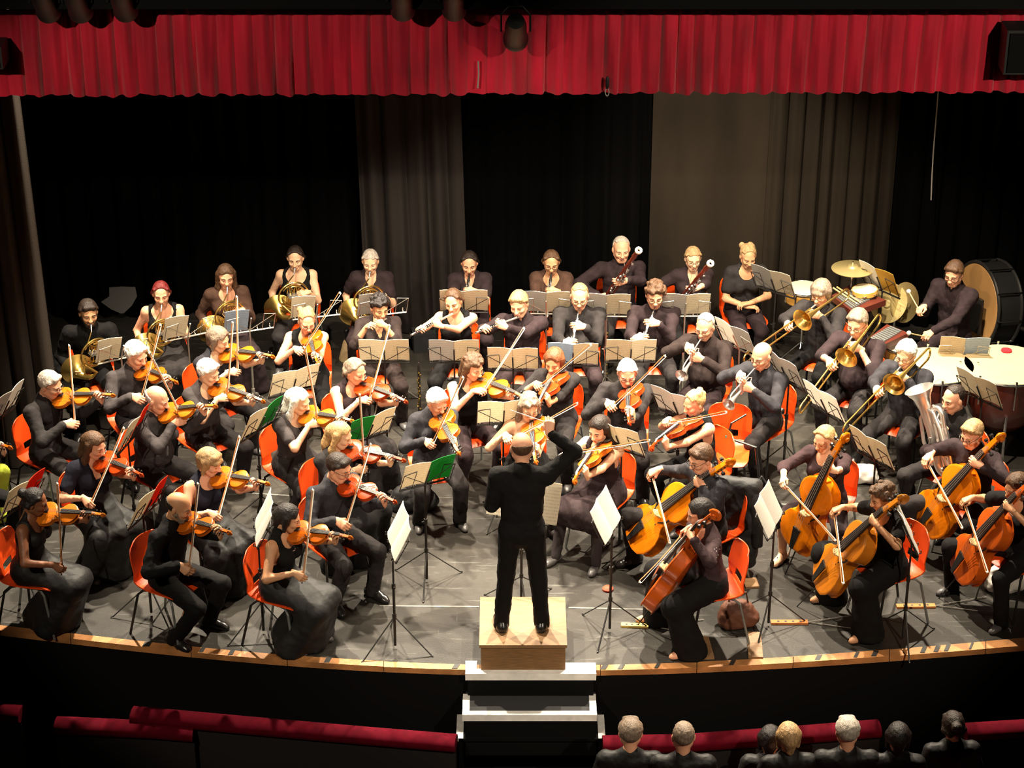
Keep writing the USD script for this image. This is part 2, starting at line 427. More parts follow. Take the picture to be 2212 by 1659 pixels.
class Person:
    """Joints first (in world axes, relative to the base point on the floor), then skin, clothes and hair."""

    def __init__(s, desc, px, psi, fem=False, skin='pale', hair=('short', 'brown'), top=('long', 'charcoal', 'collar'), low='trousers', low_mat='black',
                 lean=.10, nod=.25, turn=0.0, size=None, glasses=False, beard=None, stand=False, base_z=0.0, shoes='man', old=False, spread=.14, knee=(-.10, -.15), belly=0.0, body_turn=0.0, seat=.44, roll=0.0, beads=None, foot_out=(0.0, 0.0)):
        s.__dict__.update({k: v for k, v in locals().items() if k != 's'})
        sc = s.sc = size or (.92 if fem else .98)
        r = math.radians(psi); s.f = V(math.sin(r), -math.cos(r), 0); s.l = np.cross(Z, s.f); s.rz = math.atan2(s.f[1], s.f[0])
        f, l = s.f, s.l
        s.t = unit(Z * math.cos(lean) + f * math.sin(lean))
        rt = math.radians(psi + body_turn); s.cf = V(math.sin(rt), -math.cos(rt), 0); s.cl = unit(np.cross(Z, s.cf)); s.cf = unit(np.cross(s.cl, s.t))
        pz = (.93 * sc if stand else seat + .095)
        s.P = Z * pz; s.N = s.P + s.t * .5 * sc
        hr = math.radians(psi + turn); hf = V(math.sin(hr), -math.cos(hr), 0); hl = np.cross(Z, hf)
        hu = unit(Z * math.cos(nod) + hf * math.sin(nod)); hu = unit(hu + hl * math.sin(roll))
        hx = unit(np.cross(hl, hu)); s.HR = np.column_stack([hx, np.cross(hu, hx), hu])
        s.Hc = s.N + s.t * .055 * sc + hu * .125 * sc + hx * .02
        w = at(px[0], px[1], s.Hc[2] + base_z)
        s.base = V(w[0] - s.Hc[0], w[1] - s.Hc[1], base_z)
        s.S = {1: s.N - s.t * .045 * sc + s.cl * (.165 if fem else .185) * sc, -1: s.N - s.t * .045 * sc - s.cl * (.165 if fem else .185) * sc}
        s.W, s.E, s.hand = {}, {}, {}
        s.extra = []; s.lat = None
        for sd in (1, -1): s.rest(sd)

    def w(s, p): return s.base + p                      # local -> world
    def loc(s, p): return np.asarray(p) - s.base
    def head(s, a, b, c): return s.Hc + s.HR @ (V(a, b, c) * s.sc)
    def mouth(s): return s.w(s.head(.1, 0, -.066))

    def rest(s, sd):
        tgt = (s.P + s.f * .3 + s.l * .12 * sd + Z * .09) if not s.stand else s.P + s.l * .28 * sd + s.f * .1 - Z * .05
        s.arm(sd, s.w(tgt), u=s.f - s.l * .3 * sd - Z * .2, up=Z, curl=.35)

    def arm(s, sd, target, u=None, up=Z, curl=.75, hint=None, grip=(.075, 0, -.026)):
        """Put the hand of side sd (1 left, -1 right) around the world point target."""
        T = s.loc(target)
        if u is None: u = unit(T - s.S[sd]) + s.cf * .2
        R = rot_axis(u, up); g = V(*grip) * s.sc
        if sd == 1: g = g * V(1, -1, 1)
        W = T - R @ g
        h = s.cl * sd * .35 - Z * .9 - s.cf * .15 if hint is None else hint
        E, W2 = two_bone(s.S[sd], W, .285 * s.sc, .25 * s.sc, h)
        s.W[sd], s.E[sd], s.hand[sd] = W2, E, (R, curl)

    def build(s, label=None, cat='person', group=None):
        sc, fem, f, l, t, cl, cf = s.sc, s.fem, s.f, s.l, s.t, s.cl, s.cf
        root = thing('person', label or s.desc, cat, s.base, group=group)
        if s.stand:
            hips = {sd: s.P - Z * .03 + l * .09 * sd for sd in (1, -1)}
            ank = {sd: V(0, 0, .085) + l * (.09 + s.spread * .5) * sd + f * (.02) for sd in (1, -1)}
            knees = {sd: (hips[sd] + ank[sd]) / 2 + f * .03 for sd in (1, -1)}
        else:
            hips = {sd: s.P - Z * .02 + l * .088 * sd for sd in (1, -1)}; ank = {}; knees = {}
            for sd in (1, -1):
                kx = s.knee[0 if sd == 1 else 1]; fo = s.foot_out[0 if sd == 1 else 1]
                kn = f * .43 * sc + l * (.09 + s.spread * .55) * sd + Z * (s.seat + .075)
                if s.lat is not None: kn = f * .41 * sc + l * (np.clip(s.lat * sd, -.06, .3) + .255) * sd + Z * (s.seat + .075)
                an = kn * V(1, 1, 0) + f * (kx - .02) + l * (.01 * sd + fo) + Z * .085
                v = an - kn; v = v / np.linalg.norm(v)
                kn[2] = .085 + math.sqrt(max(.43 ** 2 * sc * sc - (kx - .02) ** 2 - fo ** 2, .09))
                knees[sd], ank[sd] = kn, an
        lo = np.min([s.Hc, s.P, *s.E.values(), *s.W.values(), *knees.values(), *ank.values()], 0) - .26; lo[2] = -.02
        hi = np.max([s.Hc, s.P, *s.E.values(), *s.W.values(), *knees.values(), *ank.values()], 0) + .26
        P, N, Hc = s.P, s.N, s.Hc; W_, C = P + t * .2 * sc, P + t * .36 * sc
        sleeve, tmat, neck = s.top

        def torso(F, g):
            hipw = .158 + .012 * fem; wst = .138 - .016 * fem + s.belly * .35
            F.cone(P - l * .05, P + l * .05, hipw - .045 + g, k=.03, w=f, e=.8)
            F.cone(P, W_, hipw - .01 + g, wst + g, k=.04, w=cf, e=.70)
            F.cone(W_, C, wst + g, .15 - .012 * fem + g, k=.05, w=cf, e=.66)
            F.cone(C, N - t * .07 * sc, .15 - .012 * fem + g, .10 + g, k=.05, w=cf, e=.62)
            F.cone(s.S[1] + t * .0, s.S[-1], .048 + g, k=.05, w=cf, e=.95)
            F.cone(N - t * .05, N + t * .02, .075 + g, .052 + g, k=.05)
            if fem:
                for sd in (1, -1): F.ell(C + cf * .075 + cl * .068 * sd - t * .02, (.066 + g,) * 3, .035)
            if s.belly: F.ell(P + t * .15 + f * (.03 + s.belly), (.12 + g,) * 3, .06)

        # ---- one continuous skin
        B = Field(lo, hi, .017)
        torso(B, -.004)
        B.cone(N - t * .02, Hc - s.HR[:, 2] * .06 - s.HR[:, 0] * .02, .054 - .007 * fem, .05 - .006 * fem, k=.03)
        m = 0.9 if fem else 1.0
        for sd in (1, -1):
            B.cone(s.S[sd], s.E[sd], .049 * m, .040 * m, k=.04); B.cone(s.E[sd], s.W[sd], .041 * m, .027 * m, k=.015)
            B.cone(hips[sd], knees[sd], .075, .053, k=.03); B.cone(knees[sd], ank[sd], .052, .034, k=.02)
            cf_ = unit(f * .75 - Z * .1); B.ell((knees[sd] * .65 + ank[sd] * .35) - f * .015, (.042, .042, .09), .03)
        bits = [B.mesh(), moved(head_mesh(fem, s.old), s.HR, Hc, sc)]
        for sd in (1, -1):
            R, curl = s.hand[sd]; bits.append(moved(hand_mesh(curl), R, s.W[sd], sc * (.93 if fem else 1.0), mirror=(sd == 1)))
        part(root, 'body', join(*bits), 'skin_' + s.skin, True)
        # ---- clothes
        T = Field(lo, hi, .0155); g = .012
        torso(T, g)
        if sleeve in ('long', 'short', 'elbow'):
            for sd in (1, -1):
                S, E, Wr = s.S[sd], s.E[sd], s.W[sd]
                if sleeve == 'short': T.cone(S, S + (E - S) * .62, .066, .06, k=.03)
                else:
                    T.cone(S, E, .065 * m + .004, .054 * m, k=.035)
                    q = E + (Wr - E) * (.9 if sleeve == 'long' else .3)
                    T.cone(E, q, .055 * m, .042 * m if sleeve == 'long' else .05, k=.02)
                    if sleeve == 'long': T.cone(q - (Wr - E) * .08, q, .044 * m, .043 * m, k=.004)
        else:
            for sd in (1, -1):
                q = s.S[sd]; T.cone(q - cl * .035 * sd - t * .12, q + cl * .05 * sd + t * .05, .055, .07, k=.01, sub=True)
        F_ = N + cf * .075
        if neck == 'collar':
            for sd in (1, -1): T.cone(N + cl * .058 * sd - cf * .03 + t * .022, N + cf * .085 + cl * .04 * sd - t * .035, .019, .013, k=.008)
            T.cone(N + t * .02 - cf * .025, N + t * .01 - cf * .02, .064, k=.012)
            T.cone(F_ + t * .06 + cf * .01, N + cf * .15 - t * .10, .040, .008, k=.006, sub=True)
        elif neck == 'v': T.cone(N + cf * .09 + t * .05, N + cf * .14 - t * .15, .075, .02, k=.01, sub=True)
        elif neck in ('scoop', 'straps'): T.ell(N + cf * .08 - t * .0, V(1, 1, 1) * (.085 if neck == 'scoop' else .11), .012, sub=True)
        elif neck == 'strapless': T.cone(N - t * .02, N + t * .1, .3, k=.01, sub=True)
        elif neck == 'jacket':
            for sd in (1, -1): T.cone(N + cl * .06 * sd + t * .0, N + cf * .11 + cl * .03 * sd - t * .2, .022, .014, k=.02)
            T.cone(N - cf * .04 + t * .02, N - cf * .03 + t * .01, .07, k=.02)
        if neck in ('strapless',) or neck == 'straps': T.ell(N - cf * .1 - t * .0, (.09, .09, .09), .01, sub=True)
        hem = -.08 if not s.stand else -.14
        T.keep(lambda x, y, z: (P[2] + hem) - z + 0 * x + 0 * y)
        part(root, {'jacket': 'jacket', 'collar': 'shirt'}.get(neck, 'bodice' if 'skirt' in s.low else 'top'), rumple(rumple(T.mesh(), .012, 9, int(px_seed(s.px))), .006, 26, 3), tmat, True)
        L = Field(lo, hi, .0165)
        if s.low in ('trousers', 'capri', 'wide_trousers'):
            L.cone(P - l * .05, P + l * .05, .125, k=.03, w=f, e=.8)
            L.cone(P, P + t * .1, .158, .145, k=.04, w=f, e=.7)
            for sd in (1, -1):
                a, k, h = ank[sd], knees[sd], hips[sd]
                L.cone(h, k, .093, .070, k=.03)
                e = a + Z * (-.045 if s.low == 'trousers' else .16)
                if s.low == 'wide_trousers': e = a + Z * -.06 - f * .04; L.cone(h, k, .11, .10, k=.05); L.cone(k - f * .03, e, .098, .135, k=.03)
                else: L.cone(k, e, .069, .060 if s.low == 'trousers' else .055, k=.015)
        elif s.low in ('skirt', 'short_skirt'):
            kc, hc = (knees[1] + knees[-1]) / 2, (hips[1] + hips[-1]) / 2
            L.cone(P - l * .05, P + l * .05, .13, k=.03); L.cone(P, P + t * .12, .158, .14, k=.04, w=f, e=.72)
            for sd in (1, -1): L.cone(hips[sd], knees[sd], .098, .085, k=.08)
            L.cone(hc, kc - Z * .01, .1, .08, k=.08)
            if s.low == 'skirt':
                ac = (ank[1] + ank[-1]) / 2
                for sd in (1, -1): L.cone(knees[sd], ank[sd] - Z * .03 + l * .05 * sd, .088, .125, k=.06)
                L.cone(kc, ac - Z * .03 + f * .05, .09, .15, k=.06); L.cone(kc - f * .12, ac - f * .16 - Z * .02, .1, .13, k=.08)
            else:
                for sd in (1, -1): L.cone(knees[sd] + f * .02, knees[sd] - Z * .16 + l * .04 * sd, .085, .12, k=.10)
                L.cone(kc, kc - Z * .16, .1, .12, k=.1); L.cone(hc, hc + Z * .0 - f * .05 - Z * .16, .14, .18, k=.08); L.keep(lambda x, y, z: .37 - z + 0 * x + 0 * y)
        L.keep(lambda x, y, z: .012 - z + 0 * x + 0 * y)
        part(root, 'skirt' if 'skirt' in s.low else 'trousers', rumple(rumple(L.mesh(), .014 if 'skirt' in s.low else .009, 9, 5), .005, 24, 7), s.low_mat, True)
        for sd in (1, -1):
            d = f + l * .18 * sd; R = rot_axis(d, Z)
            kindm = ('foot', 'skin_' + s.skin) if s.shoes in ('bare', 'sandal') else (s.shoes, 'shoe_black' if s.shoes == 'man' else 'shoe_grey' if s.shoes == 'flat' else 'shoe_black')
            sh = moved(shoe_mesh('man' if kindm[0] == 'man' else 'foot' if kindm[0] == 'foot' else 'flat'), R, ank[sd] * V(1, 1, 0), sc)
            part(root, 'foot' if kindm[0] == 'foot' else 'shoe', sh, kindm[1], True)
            if s.shoes == 'sandal':
                a0 = ank[sd] * V(1, 1, 0)
                part(root, 'sandal', moved(join(lathe([(0, 0), (.05, 0), (.05, .012), (0, .012)], 12), box((-.06, -.04, 0), (.15, .04, .012)), tube([(.09, -.045, .01), (.085, 0, .068), (.09, .045, .01)], .009, 6), tube([(-.01, -.04, .02), (.03, 0, .1), (-.01, .04, .02)], .007, 6)), R, a0, sc), 'shoe_black', 35)
        if s.low == 'short_skirt' or s.low == 'tights':
            K = Field(lo, hi, .016)
            for sd in (1, -1): K.cone(hips[sd], knees[sd], .081, .06, k=.02); K.cone(knees[sd], ank[sd] - Z * .03, .058, .042, k=.02)
            part(root, 'tights', K.mesh(), 'tights', True)
        # ---- hair and face
        style, hcol = s.hair
        if style: part(root, 'hair', moved(hair_mesh(style), s.HR, Hc, sc * 1.01), 'hair_' + hcol, True)
        for sd in (1, -1):
            e = trimesh.creation.icosphere(1, 1.0); e.apply_scale((.006, .0105, .0042)); part(root, 'eye', moved(e, s.HR, s.head(.0885, .032 * sd, -.002), sc), 'eye', True)
            part(root, 'eyebrow', moved(tube([(.094, .016, .018), (.094, .032, .024), (.082, .05, .02)], .0042, 5), s.HR, Hc, sc, mirror=(sd == -1)), 'hair_' + (hcol if hcol not in ('white',) else 'grey'), True)
        e = trimesh.creation.icosphere(2, 1.0); e.apply_scale((.006, .021, .0065)); part(root, 'mouth', moved(e, s.HR, s.head(.0945, 0, -.067), sc), 'lips', True)
        if s.beard:
            F = Field(s.Hc - .2, s.Hc + .2, .0075)
            for sd in (1, -1):
                F.cone(s.head(.01, .058 * sd, -.04), s.head(.055, .022 * sd, -.098), .026, .026, k=.02)
            F.cone(s.head(.06, -.02, -.1), s.head(.06, .02, -.1), .03, k=.02); F.cone(s.head(.09, -.025, -.052), s.head(.09, .025, -.052), .009, k=.01)
            part(root, 'beard', rumple(F.mesh(), .004, 60), 'hair_' + s.beard, True)
        if s.glasses:
            gl = []
            for sd in (1, -1):
                a = np.arange(14) / 14 * 2 * np.pi
                gl.append(tube(np.stack([.108 + 0 * a, .034 * sd + .022 * np.cos(a), -.002 + .016 * np.sin(a)], 1), .0021, 5, closed=True))
                gl.append(tube([(.106, .056 * sd, .004), (.06, .078 * sd, .006), (-.01, .086 * sd, .004)], .002, 5))
            gl.append(tube([(.108, -.013, 0), (.112, 0, .003), (.108, .013, 0)], .002, 5))
            part(root, 'glasses', moved(join(*gl), s.HR, Hc, sc), 'spectacle_frame', True)
        if s.beads:
            rr = random.Random(5); bb = []
            for k in range(46):
                if s.beads == 'neck': a = rr.uniform(-1, 1); q = N + cl * a * .085 + cf * (.118 - .03 * a * a) - t * (.075 + .05 * (1 - a * a) * rr.random() + .02)
                else:
                    sd = rr.choice((1, -1)); u = rr.random(); ax_ = s.S[sd] * (1 - u) + s.E[sd] * u; nn = unit(V(rr.gauss(0, 1), rr.gauss(0, 1) - .8, rr.gauss(0, 1) + .5)); nn = unit(nn - unit(s.E[sd] - s.S[sd]) * nn.dot(unit(s.E[sd] - s.S[sd]))); q = ax_ + nn * (.066 - .012 * u)
                bb.append(moved(trimesh.creation.icosphere(1, .0065 if s.beads == 'neck' else .0045), None, q))
            part(root, 'beading', join(*bb), 'chrome', True, kind='stuff')
        for nm, mesh, mt in s.extra: part(root, nm, mesh, mt, True)
        s.root = root
        return root


def px_seed(p): return int(p[0] * 7 + p[1] * 13) % 9973

# ------------------------------------------------------------------ materials
for k, c in SKIN_TONES.items(): mat('skin_' + k, c, .5, spec=.35, var=.08, scale=9)
for k, c in dict(brown=(.085, .042, .02), dark=(.022, .013, .009), black=(.012, .008, .007), blond=(.5, .31, .13), grey=(.42, .36, .30), white=(.80, .74, .66), red=(.13, .010, .009), auburn=(.17, .055, .02), mixed=(.22, .16, .115), fair=(.36, .22, .10)).items():
    mat('hair_' + k, c, .5, spec=.4, var=.35, scale=60, bump=.6, bscale=160, stretch=(1, 1, .35))
for k, c in dict(black=(.0042, .0038, .004), charcoal=(.021, .018, .0185), plum=(.025, .015, .017), slate=(.027, .026, .031), navy=(.012, .012, .022), grey=(.046, .039, .040), brownblack=(.022, .014, .013), lace=(.06, .03, .02), sheer=(.035, .018, .02)).items():
    mat(k, c, .85, spec=.2, var=.25, scale=14, bump=.14, bscale=90)
mat('gown', (.007, .0065, .007), .6, spec=.3, var=.2, bump=.3, bscale=20)
mat('satin', (.014, .014, .0145), .62, spec=.3, var=.2, scale=8, bump=.25, bscale=16)
mat('tights', (.03, .022, .024), .7)
mat('shoe_black', (.012, .011, .011), .28); mat('shoe_grey', (.09, .085, .085), .35)
mat('eye', (.03, .018, .012), .3); mat('lips', (.42, .14, .11), .5); mat('spectacle_frame', (.05, .04, .035), .3, metal=.5)

# ------------------------------------------------------------------ instruments and furniture, built once per kind
for k, c in dict(violin_amber=(.44, .092, .003), violin_red=(.38, .038, .003), violin_gold=(.50, .128, .006), cello_orange=(.66, .165, .0015), cello_red=(.48, .08, .006), cello_brown=(.46, .14, .008)).items():
    mat(k, c, .33, spec=.35, var=.10, scale=3, stretch=(1.2, 9, 3), coat=.2)
mat('ebony', (.012, .011, .011), .35); mat('bridge_maple', (.62, .42, .2), .5); mat('string_steel', (.7, .7, .68), .35, metal=.8)
mat('bow_wood', (.42, .17, .06), .35); mat('bow_hair', (.85, .8, .68), .6)
mat('brass', (.86, .58, .16), .27, metal=.95); mat('silver', (.88, .86, .82), .34, metal=.9); mat('chrome', (.75, .75, .75), .18, metal=1.0)
mat('grenadilla', (.02, .017, .016), .35); mat('bassoon_wood', (.16, .02, .008), .3, coat=.5, var=.3, scale=5); mat('ivory', (.88, .84, .74), .4)
mat('orange_plastic', (.74, .065, .005), .38, bump=.15, bscale=220); mat('black_steel', (.02, .02, .02), .4, metal=.3); mat('grey_steel', (.32, .34, .33), .4, metal=.7)
mat('stand_black', (.03, .028, .026), .4, metal=.4); mat('stand_nickel', (.62, .58, .5), .35, metal=.8)
mat('drumhead', (.56, .42, .22), .5, spec=.3, var=.06, scale=3); mat('drumhead_white', (.66, .58, .44), .5); mat('copper_red', (.13, .022, .012), .3, coat=.6, var=.3, scale=2)
mat('cymbal_bronze', (.60, .47, .20), .42, metal=.55, var=.15, scale=2, stretch=(1, 1, 1)); mat('snare_wood', (.62, .32, .06), .35, coat=.4); mat('bar_wood', (.10, .02, .012), .4)
mat('bass_head', (.42, .22, .075), .55, var=.15, scale=4); mat('stick_wood', (.75, .48, .2), .5); mat('felt', (.75, .7, .62), .95)

_vo = np.array([(0, .001), (.003, .04), (.02, .078), (.05, .099), (.085, .105), (.118, .1), (.138, .09), (.150, .081), (.156, .068), (.172, .058), (.195, .055), (.218, .058), (.234, .068), (.238, .077), (.252, .083), (.28, .086), (.308, .081), (.333, .062), (.349, .033), (.356, .001)])


def viol(path, plain, cat_, k, rib, wood, cello=False):
    p = kind_of(path, cat_, {'violin': 'violins of the orchestra', 'viola': 'violas of the orchestra', 'cello': 'cellos of the orchestra'}[plain], plain)
    tt = np.linspace(0, 1, 44); s_ = np.r_[0, np.cumsum(np.linalg.norm(np.diff(_vo, axis=0), axis=1))]; s_ /= s_[-1]
    hx, hy = np.interp(tt, s_, _vo[:, 0]) * k, np.interp(tt, s_, _vo[:, 1]) * k
    ox, oy = np.r_[hx, hx[-2:0:-1]], np.r_[hy, -hy[-2:0:-1]]; cx, bl = .178 * k, .356 * k

    def loft(layers):
        v, n = [], len(ox)
        for sc, z in layers: v.append(np.stack([cx + (ox - cx) * sc, oy * sc, 0 * ox + z], 1))
        v = np.vstack(v); f = []
        for a in range(len(layers) - 1):
            for i in range(n):
                j = (i + 1) % n; f += [(a * n + i, a * n + j, (a + 1) * n + j), (a * n + i, (a + 1) * n + j, (a + 1) * n + i)]
        e0, e1 = len(v), len(v) + 1; v = np.vstack([v, (cx, 0, layers[0][1]), (cx, 0, layers[-1][1])]); o = (len(layers) - 1) * n
        for i in range(n): j = (i + 1) % n; f += [(e0, j, i), (e1, o + i, o + j)]
        m = trimesh.Trimesh(v, f, process=False)
        if m.volume < 0: m.invert()
        return m
    a = .013 * k * (.75 if cello else 1)
    part(p, 'body', loft([(.3, -a), (.7, -a * .8), (.9, -a * .3), (1.0, 0), (1.03, .001 * k), (1.03, .004 * k), (.985, .004 * k), (.985, rib)]), wood, 30)
    part(p, 'top_plate', loft([(1.0, rib), (1.03, rib), (1.03, rib + .004 * k), (.96, rib + .0055 * k), (.88, rib + a * .6), (.68, rib + a), (.3, rib + a * 1.2)]), wood, 30)
    zt = rib + a
    for sd in (1, -1):
        q = np.linspace(-1, 1, 11); fx = cx + .012 * k + q * .036 * k; fy = sd * (.042 * k + q * .010 * k + .006 * k * np.sin(q * 2.6))
        part(p, 'sound_hole', tube(np.stack([fx, fy, 0 * fx + zt - .0015 * k], 1), .0034 * k * np.r_[1.6, 1, 1, 1.2, 1.3, 1.3, 1.3, 1.2, 1, 1, 1.6], 6), 'ebony', 35)
    br = Polygon([(-.021, 0), (-.016, .004), (-.006, .007), (.006, .007), (.016, .004), (.021, 0), (.019, .016), (.017, .028), (.009, .033), (-.009, .033), (-.017, .028), (-.019, .016)])
    b = extrude(br, .005); b = moved(b, np.column_stack([V(0, 1, 0), V(0, 0, 1), V(1, 0, 0)]), (0, 0, 0), k * (1.0 if not cello else 1.02)); b.apply_translation((cx + .012 * k, 0, zt - .001)); bx, bz = cx + .012 * k, zt + .033 * k
    part(p, 'bridge', b, 'bridge_maple', 20)
    x1 = (.486 if not cello else .62 / 2.12 + .20) * k; nz = rib + .012 * k

    def bar(xa, xb, wa, wb, z0a, z1a, z0b, z1b):
        v = [(xa, -wa, z0a), (xa, wa, z0a), (xa, wa, z1a), (xa, -wa, z1a), (xb, -wb, z0b), (xb, wb, z0b), (xb, wb, z1b), (xb, -wb, z1b)]
        m = trimesh.convex.convex_hull(np.array(v)); return m
    part(p, 'fingerboard', bar(.222 * k, x1, .021 * k, .012 * k, zt + .014 * k, zt + .024 * k, nz, nz + .008 * k), 'ebony', 20)
    part(p, 'neck', join(tube([(.345 * k, 0, nz - .014 * k), (.37 * k, 0, nz - .012 * k), (x1 - .02 * k, 0, nz - .008 * k), (x1, 0, nz - .01 * k)], np.array([.018, .0125, .0115, .012]) * k, 10), bar(.33 * k, .358 * k, .013 * k, .012 * k, rib * .2, nz, rib * .2, nz)), wood, 35)
    th = np.linspace(0, 4.6 * np.pi / 1.5, 30); sr = np.linspace(.019, .006, 30) * k; sx, sz = x1 + .083 * k, nz - .034 * k
    sp = np.stack([sx - sr * np.sin(th) * -1, 0 * th, sz + sr * np.cos(th)], 1)
    part(p, 'scroll', join(bar(x1 - .004 * k, x1 + .075 * k, .0125 * k, .0095 * k, nz - .016 * k, nz + .002 * k, nz - .036 * k, nz - .014 * k), tube(sp, np.linspace(.0085, .006, 30) * k, 8, flat=1.5), lathe([(0, -.017 * k), (.011 * k, -.017 * k), (.011 * k, .017 * k), (0, .017 * k)], 14, 'y').apply_translation((sx, 0, sz))), wood, 35)
    for q in range(4):
        s2 = 1 if q % 2 else -1; X = x1 + (.015 + .015 * q) * k; zz = nz - (.011 + .004 * q) * k
        part(p, 'peg', join(tube([(X, -.014 * k * s2, zz), (X, .03 * k * s2, zz)], .0035 * k, 7), tube([(X, .028 * k * s2, zz), (X, .036 * k * s2, zz)], .0085 * k, 8)), 'ebony', 35)
    part(p, 'tailpiece', bar(.004 * k, .112 * k, .009 * k, .02 * k, zt + .004 * k, zt + .010 * k, zt + .018 * k, zt + .025 * k), 'ebony', 20)
    for q in range(4):
        y = (q - 1.5)
        part(p, 'string', tube([(.11 * k, y * .0075 * k, zt + .026 * k), (bx, y * .0105 * k, bz), (x1, y * .0052 * k, nz + .0095 * k), (x1 + .03 * k, y * .003 * k, nz - .006 * k)], .0011 * (1 if not cello else 1.5), 4), 'string_steel', 35)
    if cello:
        part(p, 'endpin', tube([(0, 0, rib * .5), (-.08, 0, rib * .5), (-.42, 0, rib * .5)], [.012, .006, .004], 8), 'black_steel', 35)
    else:
        c = trimesh.creation.icosphere(2, 1.0); c.apply_scale((.032, .036, .007)); c.apply_translation((.03 * k, .058 * k, zt + .010)); part(p, 'chin_rest', c, 'ebony', True)
    return dict(prim=p, k=k, bridge=V(bx, 0, bz), hold=V(x1 - .035 * k, 0, nz - .012 * k), body=V(cx, 0, rib / 2), scroll=V(sx, 0, sz), bl=bl, end=x1 + .1 * k)


KV = {'amber': viol('violin', 'violin', 'violin', 1.0, .032, 'violin_amber'), 'red': viol('violin_of_red_wood', 'violin', 'violin', 1.0, .032, 'violin_red'), 'gold': viol('violin_of_gold_wood', 'violin', 'violin', 1.0, .032, 'violin_gold'),
      'viola': viol('viola', 'viola', 'viola', 1.13, .038, 'violin_amber'), 'viola_red': viol('viola_of_red_wood', 'viola', 'viola', 1.13, .038, 'violin_red')}
KC = {k: viol('cello_of_%s_wood' % k, 'cello', 'cello', 2.02, .108, 'cello_' + k, True) for k in ('orange', 'red', 'brown')}


def bow_kind(path, L, cat_='bow'):
    p = kind_of(path, cat_, 'string bows', 'bow'); n = np.linspace(0, 1, 12)
    part(p, 'stick', tube(np.stack([n * L, 0 * n, .012 - .010 * np.sin(n * np.pi)], 1), np.linspace(.0052, .004, 12), 7), 'bow_wood')
    part(p, 'frog', join(box((.01, -.006, -.012), (.055, .006, .008)), tube([(-.012, 0, .012), (.002, 0, .012)], .006, 8)), 'ebony', 20)
    part(p, 'hair', box((.05, -.005, -.0125), (L - .005, .005, -.0095)), 'bow_hair', False)
    part(p, 'tip', trimesh.convex.convex_hull(np.array([(L - .012, -.004, .014), (L - .012, .004, .014), (L + .012, 0, .01), (L, -.005, -.012), (L, .005, -.012), (L - .01, 0, -.012)])), 'ivory', 20)
    return p


BOW, CBOW = bow_kind('violin_bow', .72), bow_kind('cello_bow', .70)

# polypropylene chair: seat shell with a hand hole, four legs
CHAIR = kind_of('orchestra_chair', 'chair', 'orange plastic orchestra chairs')
_pf = np.array([(.225, .418), (.215, .437), (.16, .446), (.05, .438), (-.08, .434), (-.155, .444), (-.197, .475), (-.213, .52), (-.222, .585), (-.238, .67), (-.26, .77), (-.268, .80)])
def shell(i0, i1, holes=False, n=15):
    s0 = np.r_[0, np.cumsum(np.linalg.norm(np.diff(_pf, axis=0), axis=1))]; u = np.linspace(s0[i0], s0[i1], 12); a, c = np.interp(u, s0, _pf[:, 0]), np.interp(u, s0, _pf[:, 1])
    b = np.linspace(-1, 1, n); w = np.interp(u / s0[-1], [0, .04, .1, .45, .6, .85, .95, 1], [.185, .21, .218, .2, .2, .2, .185, .13]); P = np.zeros((12, n, 3))
    for i in range(12):
        back = np.clip((c[i] - .46) / .1, 0, 1); P[i] = np.stack([a[i] + back * .035 * b ** 2, b * w[i], c[i] + (1 - back) * .018 * b ** 4], 1)
    return P
def chair_back():
    P = shell(6, 11, n=21); s0 = [sheet(P[:2], .009), sheet(P[3:], .009), sheet(P[1:4, :7], .009), sheet(P[1:4, 14:], .009)]
    return join(*s0)
part(CHAIR, 'seat', sheet(shell(0, 6), .009), 'orange_plastic', 40)
part(CHAIR, 'backrest', chair_back(), 'orange_plastic', 40)
for sa, sb in ((1, 1), (1, -1), (-1, 1), (-1, -1)):
    part(CHAIR, 'leg', tube([(.02 * sa, .12 * sb, .425), (.13 * sa, .165 * sb, .415), (.17 * sa, .19 * sb, .38), (.245 * sa - .01, .225 * sb, .0)], .0105, 8), 'black_steel' if sb * sa > 0 else 'grey_steel')


